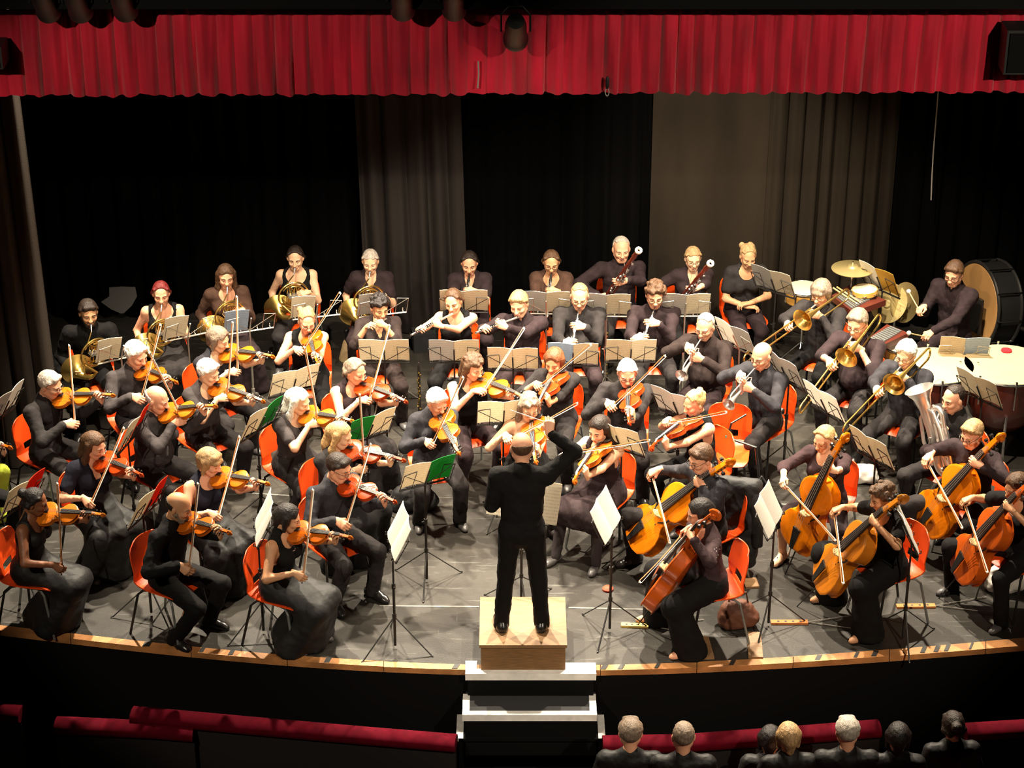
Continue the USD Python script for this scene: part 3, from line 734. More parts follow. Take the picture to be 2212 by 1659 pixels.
# folding music stand; the desk's reading side looks along +x
def stand_kind(path, m, tilt=28):
    p = kind_of(path, 'music stand', 'folding music stands', 'music_stand')
    for q in range(3):
        a = q * 2.0944 + .5; d = V(math.cos(a), math.sin(a), 0)
        part(p, 'leg', tube([V(0, 0, .30), d * .31 + Z * .012, d * .33 + Z * .008], .007, 6, flat=.7), m)
    part(p, 'pole', join(tube([(0, 0, .03), (0, 0, .6)], .011, 8), tube([(0, 0, .55), (0, 0, .93)], .008, 8), tube([(0, 0, .56), (0, 0, .61)], .016, 8), tube([(0, 0, .29), (0, 0, .33)], .017, 8), tube([(0, .012, .585), (0, .035, .585)], .007, 6)), m)
    t = math.radians(tilt); up = V(-math.sin(t), 0, math.cos(t)); o = V(0, 0, .93); n = V(math.cos(t), 0, math.sin(t)); y = V(0, 1, 0)
    Q = lambda b, c, e=0: o + y * b + up * c + n * e
    fr = [tube([Q(-.23, 0), Q(.23, 0)], .006, 6), tube([Q(-.23, 0), Q(-.23, .22), Q(-.12, .24)], .004, 6), tube([Q(.23, 0), Q(.23, .22), Q(.12, .24)], .004, 6), tube([Q(-.23, .22), Q(0, .02)], .0032, 6), tube([Q(.23, .22), Q(0, .02)], .0032, 6), tube([Q(0, -.02), Q(0, .2)], .007, 6), tube([Q(-.12, .0), Q(-.12, .24)], .003, 5), tube([Q(.12, .0), Q(.12, .24)], .003, 5)]
    part(p, 'desk', join(*fr), m)
    part(p, 'ledge', join(*[tube([Q(b, 0), Q(b, -.004, .035), Q(b, .02, .042)], .005, 6) for b in (-.2, -.08, .08, .2)], tube([Q(-.23, 0, .004), Q(.23, 0, .004)], .007, 6)), m)
    return p


STAND = {'black': stand_kind('music_stand', 'stand_black'), 'nickel': stand_kind('nickel_music_stand', 'stand_nickel')}


def sheet_music(label, loc, rz, cols, tilt=28, half=False, w=.225, hgt=.30):
    """An open booklet on a stand's desk: pages, each with its cover colour behind."""
    R = np.column_stack([V(math.cos(rz), math.sin(rz), 0), V(-math.sin(rz), math.cos(rz), 0), Z])
    r = thing('sheet_music', label, 'sheet music', loc, rz, group='sheet music on the stands')
    t = math.radians(tilt); up = V(-math.sin(t), 0, math.cos(t)); o = V(0, 0, .935); n = V(math.cos(t), 0, math.sin(t)); y = V(0, 1, 0)
    for k, c in enumerate(cols):
        sd = 1 if k == 0 else -1
        if half and k == 1: continue
        u = np.linspace(0, 1, 7); vv = np.linspace(0, 1, 5); P = np.zeros((7, 5, 3))
        for i in range(7):
            for j in range(5):
                P[i, j] = o + y * sd * (u[i] * w + (.02 if half else 0)) + up * (.006 + vv[j] * hgt) + n * (.012 + .012 * math.sin(u[i] * 3.0) + .014 * vv[j] ** 2 * u[i])
        part(r, 'page', sheet(P, .005), 'paper_' + c, 40)
    return r


# winds: all start at the mouth and run along +x
def horn_kind():
    p = kind_of('french_horn', 'french horn', 'french horns')
    C = V(.16, -.01, -.215); th = np.linspace(0, 2 * np.pi, 37)[:-1]; ax1, ax2 = unit(V(.35, -.8, .1)), unit(V(.15, .15, 1))
    circ = lambda r, off, a0=0, a1=2 * np.pi, n=36: np.array([C + ax1 * r * math.cos(t) + ax2 * r * math.sin(t) + np.cross(ax1, ax2) * off for t in np.linspace(a0, a1, n)])
    part(p, 'mouthpiece', tube([(0, 0, 0), (.03, -.004, -.022), (.07, -.012, -.05)], [.0125, .007, .005], 10), 'silver')
    part(p, 'coil', join(tube(circ(.15, 0), .009, 8), tube(circ(.112, .018, .4, 5.8), .007, 7), tube(circ(.12, -.02, 1.2, 6.2), .007, 7), tube(np.vstack([[(.06, -.01, -.045)], circ(.15, .0, .9, 2.2, 8)[:1]]), .006, 7)), 'brass')
    sl = []
    for k in range(4):
        c = C + ax1 * (-.06 + .035 * k) + ax2 * (.02 * (k % 2) - .02)
        sl += [tube([c + ax2 * .05, c + ax2 * .09, c + ax2 * .1 + ax1 * .02, c + ax2 * .085 + ax1 * .022, c + ax2 * .03 + ax1 * .024], .006, 7), tube([c - ax2 * .08, c - ax2 * .03], .006, 7)]
    part(p, 'slides', join(*sl), 'brass')
    for k in range(3):
        c = C + ax1 * (-.04 + .04 * k); n = np.cross(ax1, ax2)
        part(p, 'valve', tube([c - n * .03, c + n * .03], .019, 10), 'silver')
    pts = np.array([C + ax1 * .1 - ax2 * .11, (.22, -.02, -.39), (.205, -.06, -.43), (.175, -.11, -.445), (.13, -.145, -.44), (.085, -.16, -.43), (.055, -.165, -.425), (.03, -.167, -.422), (.018, -.168, -.421)])
    part(p, 'bell', join(tube(pts, [.012, .015, .02, .027, .04, .066, .095, .135, .155], 28, caps=False), tube(pts[[6, 7, 8]] + V(-.003, 0, 0), [.09, .13, .15], 28, caps=False)), 'brass', 50)
    return p


def straight_kind(path, plain, L, prof, m, keys, grp, ring='silver'):
    p = kind_of(path, plain.replace('_', ' '), grp, plain)
    part(p, 'tube', lathe([(0, 0)] + prof + [(0, L)], 16, 'x'), m, 40)
    r = random.Random(len(path)); kk = []
    for q in range(keys):
        x = L * (.2 + .62 * q / keys); a = r.uniform(-1.0, 1.0) + math.pi / 2; rr = np.interp(x, [b for a_, b in prof], [a_ for a_, b in prof]); c = V(x, rr * math.cos(a), rr * math.sin(a)); n = V(0, math.cos(a), math.sin(a))
        kk += [tube([c - n * .002, c + n * .006], [.0085, .0085], 9), tube([c + n * .004 - V(.02, 0, 0), c + n * .004 + V(.02, 0, 0)], .0022, 5)]
    kk.append(tube([(L * .2, .012, .012), (L * .8, .012, .012)], .0025, 5)); part(p, 'keys', join(*kk), ring)
    return p


def flute_kind(path, plain, L, R):
    p = kind_of(path, plain, 'flutes', plain); part(p, 'tube', lathe([(0, -.06), (R, -.06), (R, L), (R * .7, L)], 14, 'x'), 'silver', 40)
    kk = [lathe([(0, -.012), (R * .9, -.012), (R * .9, .012), (0, .012)], 12).apply_translation((.0, 0, R * .6))]
    for q in range(13): x = L * (.35 + .045 * q); kk += [lathe([(0, R - .002), (R * .95, R), (R * .95, R + .006), (0, R + .007)], 10).apply_translation((x, 0, 0))]
    kk.append(tube([(L * .3, R * .9, R * .7), (L * .95, R * .9, R * .7)], .003, 6)); part(p, 'keys', join(*kk), 'chrome')
    return p


HORN = horn_kind()
CLARINET = straight_kind('clarinet', 'clarinet', .66, [(.008, .005), (.012, .06), (.014, .08), (.0155, .085), (.0135, .15), (.0135, .5), (.017, .56), (.028, .63), (.037, .66)], 'grenadilla', 15, 'clarinets')
OBOE = straight_kind('oboe', 'oboe', .64, [(.003, .0), (.004, .06), (.012, .07), (.009, .11), (.0105, .2), (.0135, .52), (.018, .58), (.028, .625), (.024, .64)], 'grenadilla', 26, 'oboes')
FLUTE, PICCOLO = flute_kind('flute', 'flute', .60, .0105), flute_kind('piccolo', 'piccolo', .27, .0085)


def bassoon_kind():
    p = kind_of('bassoon', 'bassoon', 'bassoons')    # x from the boot to the bell
    part(p, 'boot', tube([(0, 0, 0), (.42, 0, 0)], [.034, .03], 14, flat=.75), 'bassoon_wood')
    part(p, 'long_joint', tube([(.38, .016, 0), (.86, .016, 0), (.9, .016, 0), (1.18, .016, 0)], [.019, .019, .023, .02], 14), 'bassoon_wood')
    part(p, 'wing_joint', tube([(.38, -.022, 0), (.8, -.022, 0)], [.018, .015], 12), 'bassoon_wood')
    part(p, 'bell', lathe([(.02, 1.16), (.026, 1.2), (.022, 1.27), (.03, 1.325)], 20, 'x').apply_translation((0, .016, 0)), 'bassoon_wood')
    part(p, 'bell_ring', lathe([(.016, 1.32), (.036, 1.32), (.037, 1.335), (.034, 1.345), (.016, 1.345), (.015, 1.32)], 22, 'x').apply_translation((0, .016, 0)), 'ivory')
    r = random.Random(3); part(p, 'keys', join(*[tube([(x, y, .02), (x, y, .034)], .012, 9) for x, y in [(r.uniform(.1, 1.1), r.uniform(-.03, .03)) for _ in range(18)]], tube([(.1, .0, .034), (.8, .0, .03)], .003, 6)), 'silver')
    return p


BASSOON = bassoon_kind()


def trumpet_kind():
    p = kind_of('trumpet', 'trumpet', 'trumpets')
    part(p, 'mouthpiece', tube([(0, 0, 0), (.02, 0, 0), (.08, 0, 0)], [.0135, .008, .005], 10), 'silver')
    b = np.array([(.16, 0, -.075), (.28, 0, -.075), (.36, 0, -.075), (.42, 0, -.075), (.45, 0, -.075), (.47, 0, -.075), (.48, 0, -.075)])
    part(p, 'bell', tube(b, [.0075, .011, .016, .026, .038, .052, .062], 22, caps=False), 'silver', 50)
    part(p, 'leadpipe', join(tube([(.07, 0, 0), (.40, 0, 0)], .0065, 8), tube([(.40, 0, 0), (.435, 0, -.012), (.445, 0, -.035), (.435, 0, -.058), (.40, 0, -.07), (.25, .0, -.072)], .0075, 8), tube([(.2, .012, -.075), (.12, .012, -.072), (.095, .01, -.045), (.12, .0, -.03), (.2, 0, -.03)], .007, 8)), 'silver')
    for q in range(3):
        x = .205 + q * .03; part(p, 'valve', join(tube([(x, 0, -.11), (x, 0, .02)], .0125, 10), tube([(x, 0, .02), (x, 0, .05)], .004, 6), tube([(x, 0, .05), (x, 0, .055)], .009, 8)), 'silver')
    return p


TRUMPET = trumpet_kind()


def trombone_kind(path, m, ext):
    p = kind_of(path, 'trombone', 'trombones', 'trombone')
    part(p, 'mouthpiece', tube([(0, 0, 0), (.02, 0, 0), (.09, 0, 0)], [.015, .009, .006], 10), 'silver')
    a = np.linspace(-np.pi / 2, np.pi / 2, 9); e = .62 + ext
    part(p, 'slide', join(tube([(.1, 0, 0), (e, 0, 0)], .0085, 9), tube([(.1, 0, -.085), (e, 0, -.085)], .0085, 9), tube(np.stack([e + .045 * np.cos(a), 0 * a, -.0425 + .0425 * np.sin(a)], 1), .0095, 8), tube([(.12, 0, 0), (.12, 0, -.085)], .006, 6), tube([(.2 + ext, 0, 0), (.2 + ext, 0, -.085)], .006, 6)), m)
    part(p, 'bell_tube', join(tube([(.1, 0, -.085), (.06, .03, -.085), (.04, .09, -.085), (0, .1, -.085), (-.3, .1, -.085)], .009, 8), tube(np.stack([-.3 - .06 * np.cos(a), .1 + 0 * a, -.025 + .06 * np.sin(a)], 1), .01, 8), tube([(-.3, .1, .035), (.05, .1, .035)], .0105, 9)), m)
    part(p, 'bell', join(tube([(.0, .1, .035), (.12, .1, .035), (.2, .1, .035), (.26, .1, .035), (.3, .1, .035), (.33, .1, .035), (.345, .1, .035)], [.011, .016, .024, .036, .055, .085, .108], 26, caps=False), tube([(.29, .1, .035), (.325, .1, .035), (.342, .1, .035)], [.045, .08, .104], 26, caps=False)), m, 50)
    return p


TROMBONE = trombone_kind('trombone', 'brass', .42)


def euphonium_kind():
    p = kind_of('euphonium', 'euphonium', 'euphoniums')   # z up along the bell, mouth at the origin
    part(p, 'bell', join(tube([(.22, .0, -.42), (.22, .0, -.1), (.23, -.0, .08), (.24, 0, .18), (.245, 0, .23), (.25, 0, .26)], [.036, .043, .054, .076, .105, .128], 26, caps=False), tube([(.243, 0, .215), (.249, 0, .257)], [.10, .124], 26, caps=False)), 'silver', 50)
    a = np.linspace(0, np.pi, 13)
    part(p, 'bow', tube(np.vstack([[(.22, 0, -.3)], np.stack([.22 - .0 * a, .075 - .075 * np.cos(a), -.42 - .085 * np.sin(a)], 1), [(.22, .15, -.1)]]), np.r_[.05, np.linspace(.047, .034, 13), .028], 14), 'silver')
    part(p, 'branch', join(tube(np.vstack([[(.22, .15, -.15)], np.stack([.22 + 0 * a, .115 + .05 * np.cos(a), .02 + .06 * np.sin(a)], 1), [(.22, .065, -.3)]]), .022, 12), tube([(.19, .12, -.4), (.17, .13, -.15), (.18, .1, .06), (.2, .06, .1)], .012, 9), tube([(.25, .12, -.42), (.27, .1, -.2), (.26, .09, -.05)], .013, 9)), 'silver')
    part(p, 'outer_tubing', join(tube([(.24, -.05, -.42), (.26, -.075, -.2), (.25, -.06, .0), (.24, .02, .09), (.25, .1, .04), (.26, .14, -.1), (.26, .15, -.35)], .017, 10), tube([(.27, .04, -.4), (.285, .06, -.25), (.28, .1, -.18), (.285, .12, -.3), (.27, .1, -.42)], .011, 8), tube([(.28, .0, -.38), (.29, .01, -.22), (.29, .04, -.16)], .010, 8)), 'silver')
    part(p, 'leadpipe', tube([(.0, 0, 0), (.02, 0, 0), (.09, .005, -.01), (.17, .05, -.03), (.18, .1, -.1)], [.016, .009, .008, .009, .01], 10), 'silver')
    for q in range(3):
        y = .035 + .033 * q; part(p, 'valve', join(tube([(.165, y, -.36), (.165, y, -.16)], .016, 10), tube([(.165, y, -.16), (.165, y, -.12)], .005, 6), tube([(.165, y, -.12), (.165, y, -.114)], .011, 8)), 'silver')
    return p


EUPHONIUM = euphonium_kind()
for k, c in dict(cream=(.72, .66, .53), white=(.88, .85, .78), red=(.62, .05, .015), green=(.03, .24, .06), blue=(.42, .50, .58), beige=(.64, .56, .43), gold=(.72, .45, .08), grey=(.52, .49, .45)).items():
    nodes = {'p': ('principled_bsdf', dict(roughness=.8, specular_ior_level=.15)), 'tc': ('texture_coordinate', {}), 'mp': ('mapping', {'scale': (1, 1, 1)}),
             'w': ('wave_texture', {'wave_type': 'bands', 'bands_direction': 'z', 'scale': 13.0, 'distortion': 1.5, 'detail': 2.0}), 'n': ('noise_texture', {'scale': 70.0, 'detail': 2.0}),
             'm': ('math', {'math_type': 'multiply'}), 'r': ('rgb_ramp', {'ramp': [(.34, c), (.52, tuple(x * (.95 if k == 'white' else .8) for x in c))]}), 't': ('translucent_bsdf', {}), 'x': ('mix_closure', {'fac': .45})}
    M['paper_' + k] = usdkit.material(stage, '/World/Looks/paper_' + k, nodes, [('tc.object', 'w.vector'), ('tc.object', 'n.vector'), ('w.fac', 'm.value1'), ('n.fac', 'm.value2'), ('m.value', 'r.fac'), ('r.color', 'p.base_color'), ('r.color', 't.color'), ('p.BSDF', 'x.closure1'), ('t.BSDF', 'x.closure2')], surface='x.closure')

# ------------------------------------------------------------------ the stage
def set_materials():
    tc = [('tc.object', 'mp.vector')]
    M['stage_floor'] = usdkit.material(stage, '/World/Looks/stage_floor', {
        'tc': ('texture_coordinate', {}), 'mp': ('mapping', {'scale': (1, 1, 1)}), 'm2': ('mapping', {'scale': (.6, 5.0, 1), 'rotation': (0, 0, .25)}), 'm3': ('mapping', {'scale': (6.0, .5, 1), 'rotation': (0, 0, .45)}),
        'n1': ('noise_texture', {'scale': 1.3, 'detail': 6.0, 'roughness': .62}), 'n2': ('noise_texture', {'scale': 3.0, 'detail': 7.0, 'roughness': .7}), 'n3': ('noise_texture', {'scale': 4.0, 'detail': 8.0, 'roughness': .75}), 'n4': ('noise_texture', {'scale': 95.0, 'detail': 2.0}),
        'r1': ('rgb_ramp', {'ramp': [(.3, (.0145, .0126, .0103)), (.55, (.0245, .0212, .017)), (.75, (.043, .0375, .030))]}), 'r2': ('rgb_ramp', {'ramp': [(.58, (0, 0, 0)), (.66, (.05, .05, .046))]}), 'r3': ('rgb_ramp', {'ramp': [(.62, (0, 0, 0)), (.68, (.045, .045, .042))]}), 'r4': ('rgb_ramp', {'ramp': [(.66, (0, 0, 0)), (.74, (.04, .04, .037))]}),
        'a1': ('mix_color', {'blend_type': 'add', 'fac': 1.0}), 'a2': ('mix_color', {'blend_type': 'add', 'fac': 1.0}), 'a3': ('mix_color', {'blend_type': 'add', 'fac': 1.0}),
        'rr': ('map_range', {'from_min': .3, 'from_max': .7, 'to_min': .42, 'to_max': .62}), 'b': ('bump', {'strength': .12, 'distance': .01}), 'p': ('principled_bsdf', {'specular_ior_level': .4})},
        [('tc.object', 'mp.vector'), ('tc.object', 'm2.vector'), ('tc.object', 'm3.vector'), ('mp.vector', 'n1.vector'), ('m2.vector', 'n2.vector'), ('m3.vector', 'n3.vector'), ('mp.vector', 'n4.vector'), ('n1.fac', 'r1.fac'), ('n2.fac', 'r2.fac'), ('n3.fac', 'r3.fac'), ('n4.fac', 'r4.fac'),
         ('r1.color', 'a1.a'), ('r2.color', 'a1.b'), ('a1.result', 'a2.a'), ('r3.color', 'a2.b'), ('a2.result', 'a3.a'), ('r4.color', 'a3.b'), ('a3.result', 'p.base_color'), ('n1.fac', 'rr.value'), ('rr.result', 'p.roughness'), ('n4.fac', 'b.height'), ('b.normal', 'p.normal')], surface='p.BSDF')
    mat('nosing_wood', (.46, .20, .065), .5, var=.4, scale=5, bump=.2, stretch=(1, 1, 1)); mat('tape_black', (.02, .02, .02), .6); mat('fascia_black', (.004, .004, .004), .9, spec=.1)
    mat('plywood', (.27, .15, .068), .5, var=.22, scale=4, stretch=(1, 6, 1), bump=.1); mat('plywood_edge', (.20, .10, .035), .6, var=.3, scale=9, stretch=(1, 1, 14))
    mat('white_paint', (.84, .82, .78), .5, var=.12, scale=12); mat('tread_carpet', (.03, .03, .032), .95, bump=.4, bscale=160)
    mat('velvet_red', (.42, .0015, .020), .65, spec=.3, sheen=.35, var=.30, scale=5, bump=.25, bscale=28, stretch=(1, 1, .3)); mat('rail_red', (.075, .0006, .006), .9, spec=.08, sheen=.0, var=.2, scale=14)
    mat('drape_unlit_tone', (.0008, .0007, .0007), .95, spec=.05); mat('drape_brown_lit_tone', (.015, .011, .0075), .95, spec=.08, var=.2, scale=3, stretch=(1, 1, .2), bump=.3, bscale=200); mat('drape_wing_lit_tone', (.055, .046, .038), .95, spec=.08, bump=.3, bscale=160); mat('drape_grey_lit_tone', (.022, .018, .016), .95, spec=.08, bump=.3, bscale=160)  # black drape cloth in lit and unlit tones: light and shade in the colour
    mat('lamp_black', (.008, .008, .008), .5); mat('lens', (.05, .05, .06), .1); mat('rope_white', (.26, .24, .21), .8); mat('line_white', (.14, .135, .125), .6, var=.5, scale=7); mat('light_spill_grey', (.13, .125, .12), .9, bump=.3)  # the grey patch tone stands for spotlight spill
    mat('hall_dark', (.006, .003, .003), .95); mat('wall_dark', (.01, .01, .01), .9)
set_materials()

_out = [(-420, 1318), (-200, 1342), (0, 1363), (280, 1394), (560, 1424), (800, 1440), (1005, 1449), (1290, 1451), (1500, 1444), (1700, 1432), (1950, 1416), (2212, 1397), (2430, 1379), (2650, 1360)]
_inn = [(-420, 1306), (-200, 1330), (0, 1351), (280, 1381), (560, 1410), (800, 1427), (1005, 1437), (1290, 1439), (1500, 1431), (1700, 1417), (1950, 1400), (2212, 1379), (2430, 1361), (2650, 1342)]
def curve(pts, n):
    p = np.array(pts, float); x = np.linspace(p[0, 0], p[-1, 0], n)
    y = np.polyval(np.polyfit(p[:, 0], p[:, 1], 5), x); return [at(a, b) for a, b in zip(x, y)], x
OUT, XS = curve(_out, 60); INN, _ = curve(_inn, 60)
fl = Polygon([(p[0], p[1]) for p in INN] + [(7.5, 22.0), (-7.5, 22.0)])
single('floor', extrude(fl, .08, -.08), 'stage_floor', 'scuffed dark grey painted stage floor', 'floor', kind='structure', smooth=False)
trim = thing('trim_1', 'orange wooden nosing boards along the curved stage edge', 'stage edge', kind='structure')
brk = [0, 6, 11, 16, 20, 24, 28, 33, 37, 41, 45, 49, 54, 59]
for a, b in zip(brk, brk[1:]):
    o, n = OUT[a:b + 1], INN[a:b + 1]
    P = [o[k] * V(1, 1, 0) for k in range(len(o))] + [n[k] * V(1, 1, 0) for k in range(len(n))][::-1]
    pg = Polygon([(q[0], q[1]) for q in P]).buffer(-.0025)
    part(trim, 'board', extrude(pg, .05 + .003 * ((a * 7) % 3) / 2, -.046), 'nosing_wood', False)
for px, w in [(318, 16), (390, 11), (437, 9), (500, 10), (708, 12), (985, 12), (1305, 12), (1342, 10), (1582, 10), (1768, 11), (1850, 8), (1890, 11), (1995, 10), (2024, 10), (2046, 9), (2098, 5), (1420, 8)]:
    yo, yi = np.interp(px, XS, [pix(p)[1] for p in OUT]), np.interp(px, XS, [pix(p)[1] for p in INN])
    c = [at(px - w / 2 + 3, yi + 1), at(px + w / 2 + 3, yi + 1), at(px + w / 2 - 3, yo - 2), at(px - w / 2 - 3, yo - 2)]
    part(trim, 'tape_mark', extrude(Polygon([(q[0], q[1]) for q in c]).buffer(0), .002, .0065), 'tape_black', False)
o = np.array(OUT) * V(1, 1, 0)
single('wall_front', join(sheet(np.stack([o + V(0, .03, -.05), o + V(0, .03, -1.1)], 1), .05)), 'fascia_black', 'black fascia wall below the stage edge', 'wall', kind='structure', smooth=False)
single('floor', box((-7.5, 6, -1.2), (7.5, 15.8, -1.1)), 'hall_dark', 'dark auditorium floor in front of the stage', 'floor', kind='structure', smooth=False)
single('wall_back', box((-7.5, 21.9, 0), (7.5, 22.0, 7.5)), 'wall_dark', 'black back wall of the stage', 'wall', kind='structure', smooth=False)
single('wall_left', box((-7.5, 15.4, 0), (-7.4, 21.9, 7.5)), 'wall_dark', 'black side wall of the stage beyond the drapes', 'wall', kind='structure', smooth=False)
single('wall_right', box((7.4, 15.4, 0), (7.5, 21.9, 7.5)), 'wall_dark', 'black side wall of the stage behind the timpani', 'wall', kind='structure', smooth=False)
single('ceiling', box((-7.5, 15.0, 7.5), (7.5, 22, 7.6)), 'wall_dark', 'black grid above the stage', 'ceiling', kind='structure', smooth=False)
single('trim_2', box((-7.4, 15.02, 5.33), (7.4, 15.16, 7.5)), 'fascia_black', 'black proscenium header above the red valance', 'header', kind='structure', smooth=False)
def strip(pts, w=.010, z=.003):
    p = [at(*q) * V(1, 1, 0) for q in pts]; return join(*[tube([a + Z * z, b + Z * z], w, 4, flat=.12) for a, b in zip(p, p[1:])])
for nm, pts in [('long pale joint line across the floor before the podium', [(820, 1309), (1035, 1311)]), ('long pale joint line running from the podium to the cellos', [(1228, 1313), (1405, 1317), (1480, 1318)]), ('pale scuffed joint line beside the second violins', [(545, 1066), (660, 1073)]), ('pale joint line behind the empty orange chair', [(1610, 1085), (1700, 1090)]), ('faint pale joint line by the far left violins', [(520, 890), (720, 895)])]:
    single('floor_line', strip(pts), 'line_white', nm, 'floor line', 'joint lines in the stage floor')


def drape(x0, x1, y, ztop, m, label, folds, amp, seed, name='stage_drape', z0=.012, nz=9, hem=0.0, skew=0.0, cat_='curtain', group='black stage drapes'):
    n = int(folds * 12) + 1; u = np.linspace(0, 1, n); r = np.random.RandomState(seed); ph = np.cumsum(.55 + .9 * r.rand(n)); ph *= folds * 2 * np.pi / ph[-1]; A = amp * np.interp(u, np.linspace(0, 1, int(folds) + 2), .35 + .9 * r.rand(int(folds) + 2))
    P = np.zeros((n, nz, 3)); B = np.interp(u, np.linspace(0, 1, int(folds) * 2), r.rand(int(folds) * 2)); z_top = np.interp(u, [0, 1], ztop if np.ndim(ztop) else [ztop, ztop]); z_bot = np.interp(u, [0, 1], z0 if np.ndim(z0) else [z0, z0])
    for j, v in enumerate(np.linspace(0, 1, nz)):
        P[:, j, 0] = x0 + (x1 - x0) * u + .35 * A * np.cos(ph + v) + skew * v; P[:, j, 1] = y + A * np.sin(ph + .6 * np.sin(v * 2 + seed)) * (.55 + .6 * v) + .3 * A * np.sin(ph * 2.3 + v * 2)
        P[:, j, 2] = z_top + (z_bot + hem * (B - .5) - z_top) * v
    return single(name, sheet(P, .012), m, label, cat_, group, smooth=70)


X = lambda px, y: at_y(px, 700, y)[0]
drape(X(40, 21.4), X(775, 21.4), 21.4, 5.2, 'drape_unlit_tone', 'black drape coloured as unlit behind the french horns', 14, .07, 1)  # the lack of light here is put into the darker cloth colour
drape(X(765, 20.95), X(985, 20.95), 21.0, 5.2, 'drape_grey_lit_tone', 'deep-folded black drape coloured as grey-lit behind the grey-haired horn woman', 5, .075, 2, skew=.12)  # black cloth made greyer to carry the light on its folds
drape(X(980, 21.4), X(1410, 21.4), 21.35, 5.2, 'drape_unlit_tone', 'black drape coloured as unlit behind the two clarinets', 8, .06, 3)
drape(X(1398, 20.95), X(1650, 20.95), 21.05, 5.2, 'drape_brown_lit_tone', 'flat black drape coloured as brown-lit behind the bassoons', 2, .02, 4)  # brown light painted into the black cloth, on top of the drape lamp
drape(X(1640, 20.95), X(1905, 20.95), 21.0, 5.2, 'drape_brown_lit_tone', 'pleated drape coloured as brown-lit behind the suspended cymbal', 8, .05, 5)
drape(X(1890, 20.95), X(2330, 20.95), 21.15, 5.2, 'drape_unlit_tone', 'dark pleated drape behind the bass drum', 10, .06, 6)
drape(X(-110, 18.15), X(80, 18.15), 18.15, 5.0, 'drape_wing_lit_tone', 'black wing drape coloured as lit, hanging beside the far violins', 4, .06, 7, skew=.12)  # wing cloth colour lightened to look lit
drape(X(-260, 19.6), X(60, 19.6), 19.7, 5.0, 'drape_unlit_tone', 'black wing drape behind the bearded horn man', 5, .06, 9)
single('light_spill_patch', sheet(np.array([[at_y(a, b, 21.28) for a, b in row] for row in [[(236, 621), (236, 640), (218, 652)], [(262, 619), (260, 645), (240, 668)], [(292, 620), (280, 650), (262, 677)], [(296, 640), (285, 660), (268, 676)]]]), .008), 'light_spill_grey', 'pale grey pentagon of painted spotlight spill on the black drape behind the horns', 'cloth')  # spotlight spill on the drape, painted as a thin pale sheet
YV = 15.35
drape(at_y(-560, 200, YV)[0], at_y(2775, 200, YV)[0], YV, (at_y(-560, 25, YV)[2], at_y(2775, -3, YV)[2]), 'velvet_red', 'gathered red velvet valance across the top of the stage', 82, .024, 8, 'valance', z0=(at_y(-560, 209, YV)[2], at_y(2775, 196, YV)[2]), hem=.02, cat_='curtain', group=None)
a, b = at_y(2026, 190, 20.7), at_y(2011, 432, 20.7); a = a + (a - b) * 3
single('rope', tube(np.linspace(a, b, 20) + np.sin(np.arange(20))[:, None] * V(.006, 0, 0), .007, 6), 'rope_white', 'white rope hanging in front of the drape above the bass drum', 'rope')
single('cord', tube([at_y(1033, 132, YV - .05), at_y(1034, 160, YV - .05), at_y(1032, 190, YV - .05)], .006, 6), 'rope_white', 'thin pale cord hanging on the red valance', 'cord')
r = thing('pull_handle', 'small black pull handle with white loop at the valance hem', 'handle', at_y(1312, 180, YV - .05))
part(r, 'grip', tube([(0, 0, .05), (0, 0, .03), (0, 0, -.02), (0, 0, -.04)], [.008, .014, .014, .008], 8), 'lamp_black'); an = np.linspace(0, 2 * np.pi, 13)[:-1]
part(r, 'loop', tube(np.stack([.013 * np.cos(an), 0 * an, -.065 + .03 * np.sin(an)], 1), .004, 6, closed=True), 'rope_white')


def lantern(px, py, lab, y=15.0, pitch=-40):
    r = thing('stage_lantern', lab, 'stage light', at_y(px, py, y), group='black lanterns above the valance')
    q = math.radians(pitch); R = rot_axis(V(0, math.cos(q), math.sin(q)), Z)
    part(r, 'housing', moved(lathe([(0, -.2), (.06, -.19), (.075, -.1), (.078, .1), (.088, .12), (.088, .16), (.07, .16), (.07, .10), (0, .10)], 18, 'x'), R), 'lamp_black')
    part(r, 'lens', moved(lathe([(0, .13), (.07, .125), (.07, .115), (0, .115)], 18, 'x'), R), 'lens')
    part(r, 'yoke', tube([(-.1, 0, 0), (-.1, -.01, .12), (-.05, -.01, .18), (.05, -.01, .18), (.1, -.01, .12), (.1, 0, 0)], .008, 6), 'lamp_black'); part(r, 'clamp', tube([(0, -.01, .18), (0, -.01, .32)], .016, 8), 'lamp_black')


for px, py, lab in [(1114, 68, 'single black lantern hanging before the middle of the red valance'), (96, 6, 'black lantern overlapping the valance top, by the corner'), (166, 6, 'black lantern overlapping the valance top, second from the corner'), (264, 4, 'black lantern overlapping the valance top, third from the corner'), (868, 2, 'black lantern above the valance, over the drape coloured as grey-lit'), (980, 2, 'black lantern above the valance, beside the hanging one')]:
    lantern(px, py, lab)
for px, py, w, h, lab in [(2210, 100, .3, .32, 'black loudspeaker hanging at the lit end of the valance'), (-30, 112, .28, .16, 'black loudspeaker hanging at the dim end of the valance')]:
    r = thing('loudspeaker', lab, 'loudspeaker', at_y(px, py, 15.2), group='black loudspeakers by the valance'); part(r, 'cabinet', box((-w / 2, -.14, -h / 2), (w / 2, .08, h / 2)), 'lamp_black', False); part(r, 'grille', box((-w / 2 + .02, -.155, -h / 2 + .02), (w / 2 - .02, -.142, h / 2 - .02)), 'fascia_black', False)

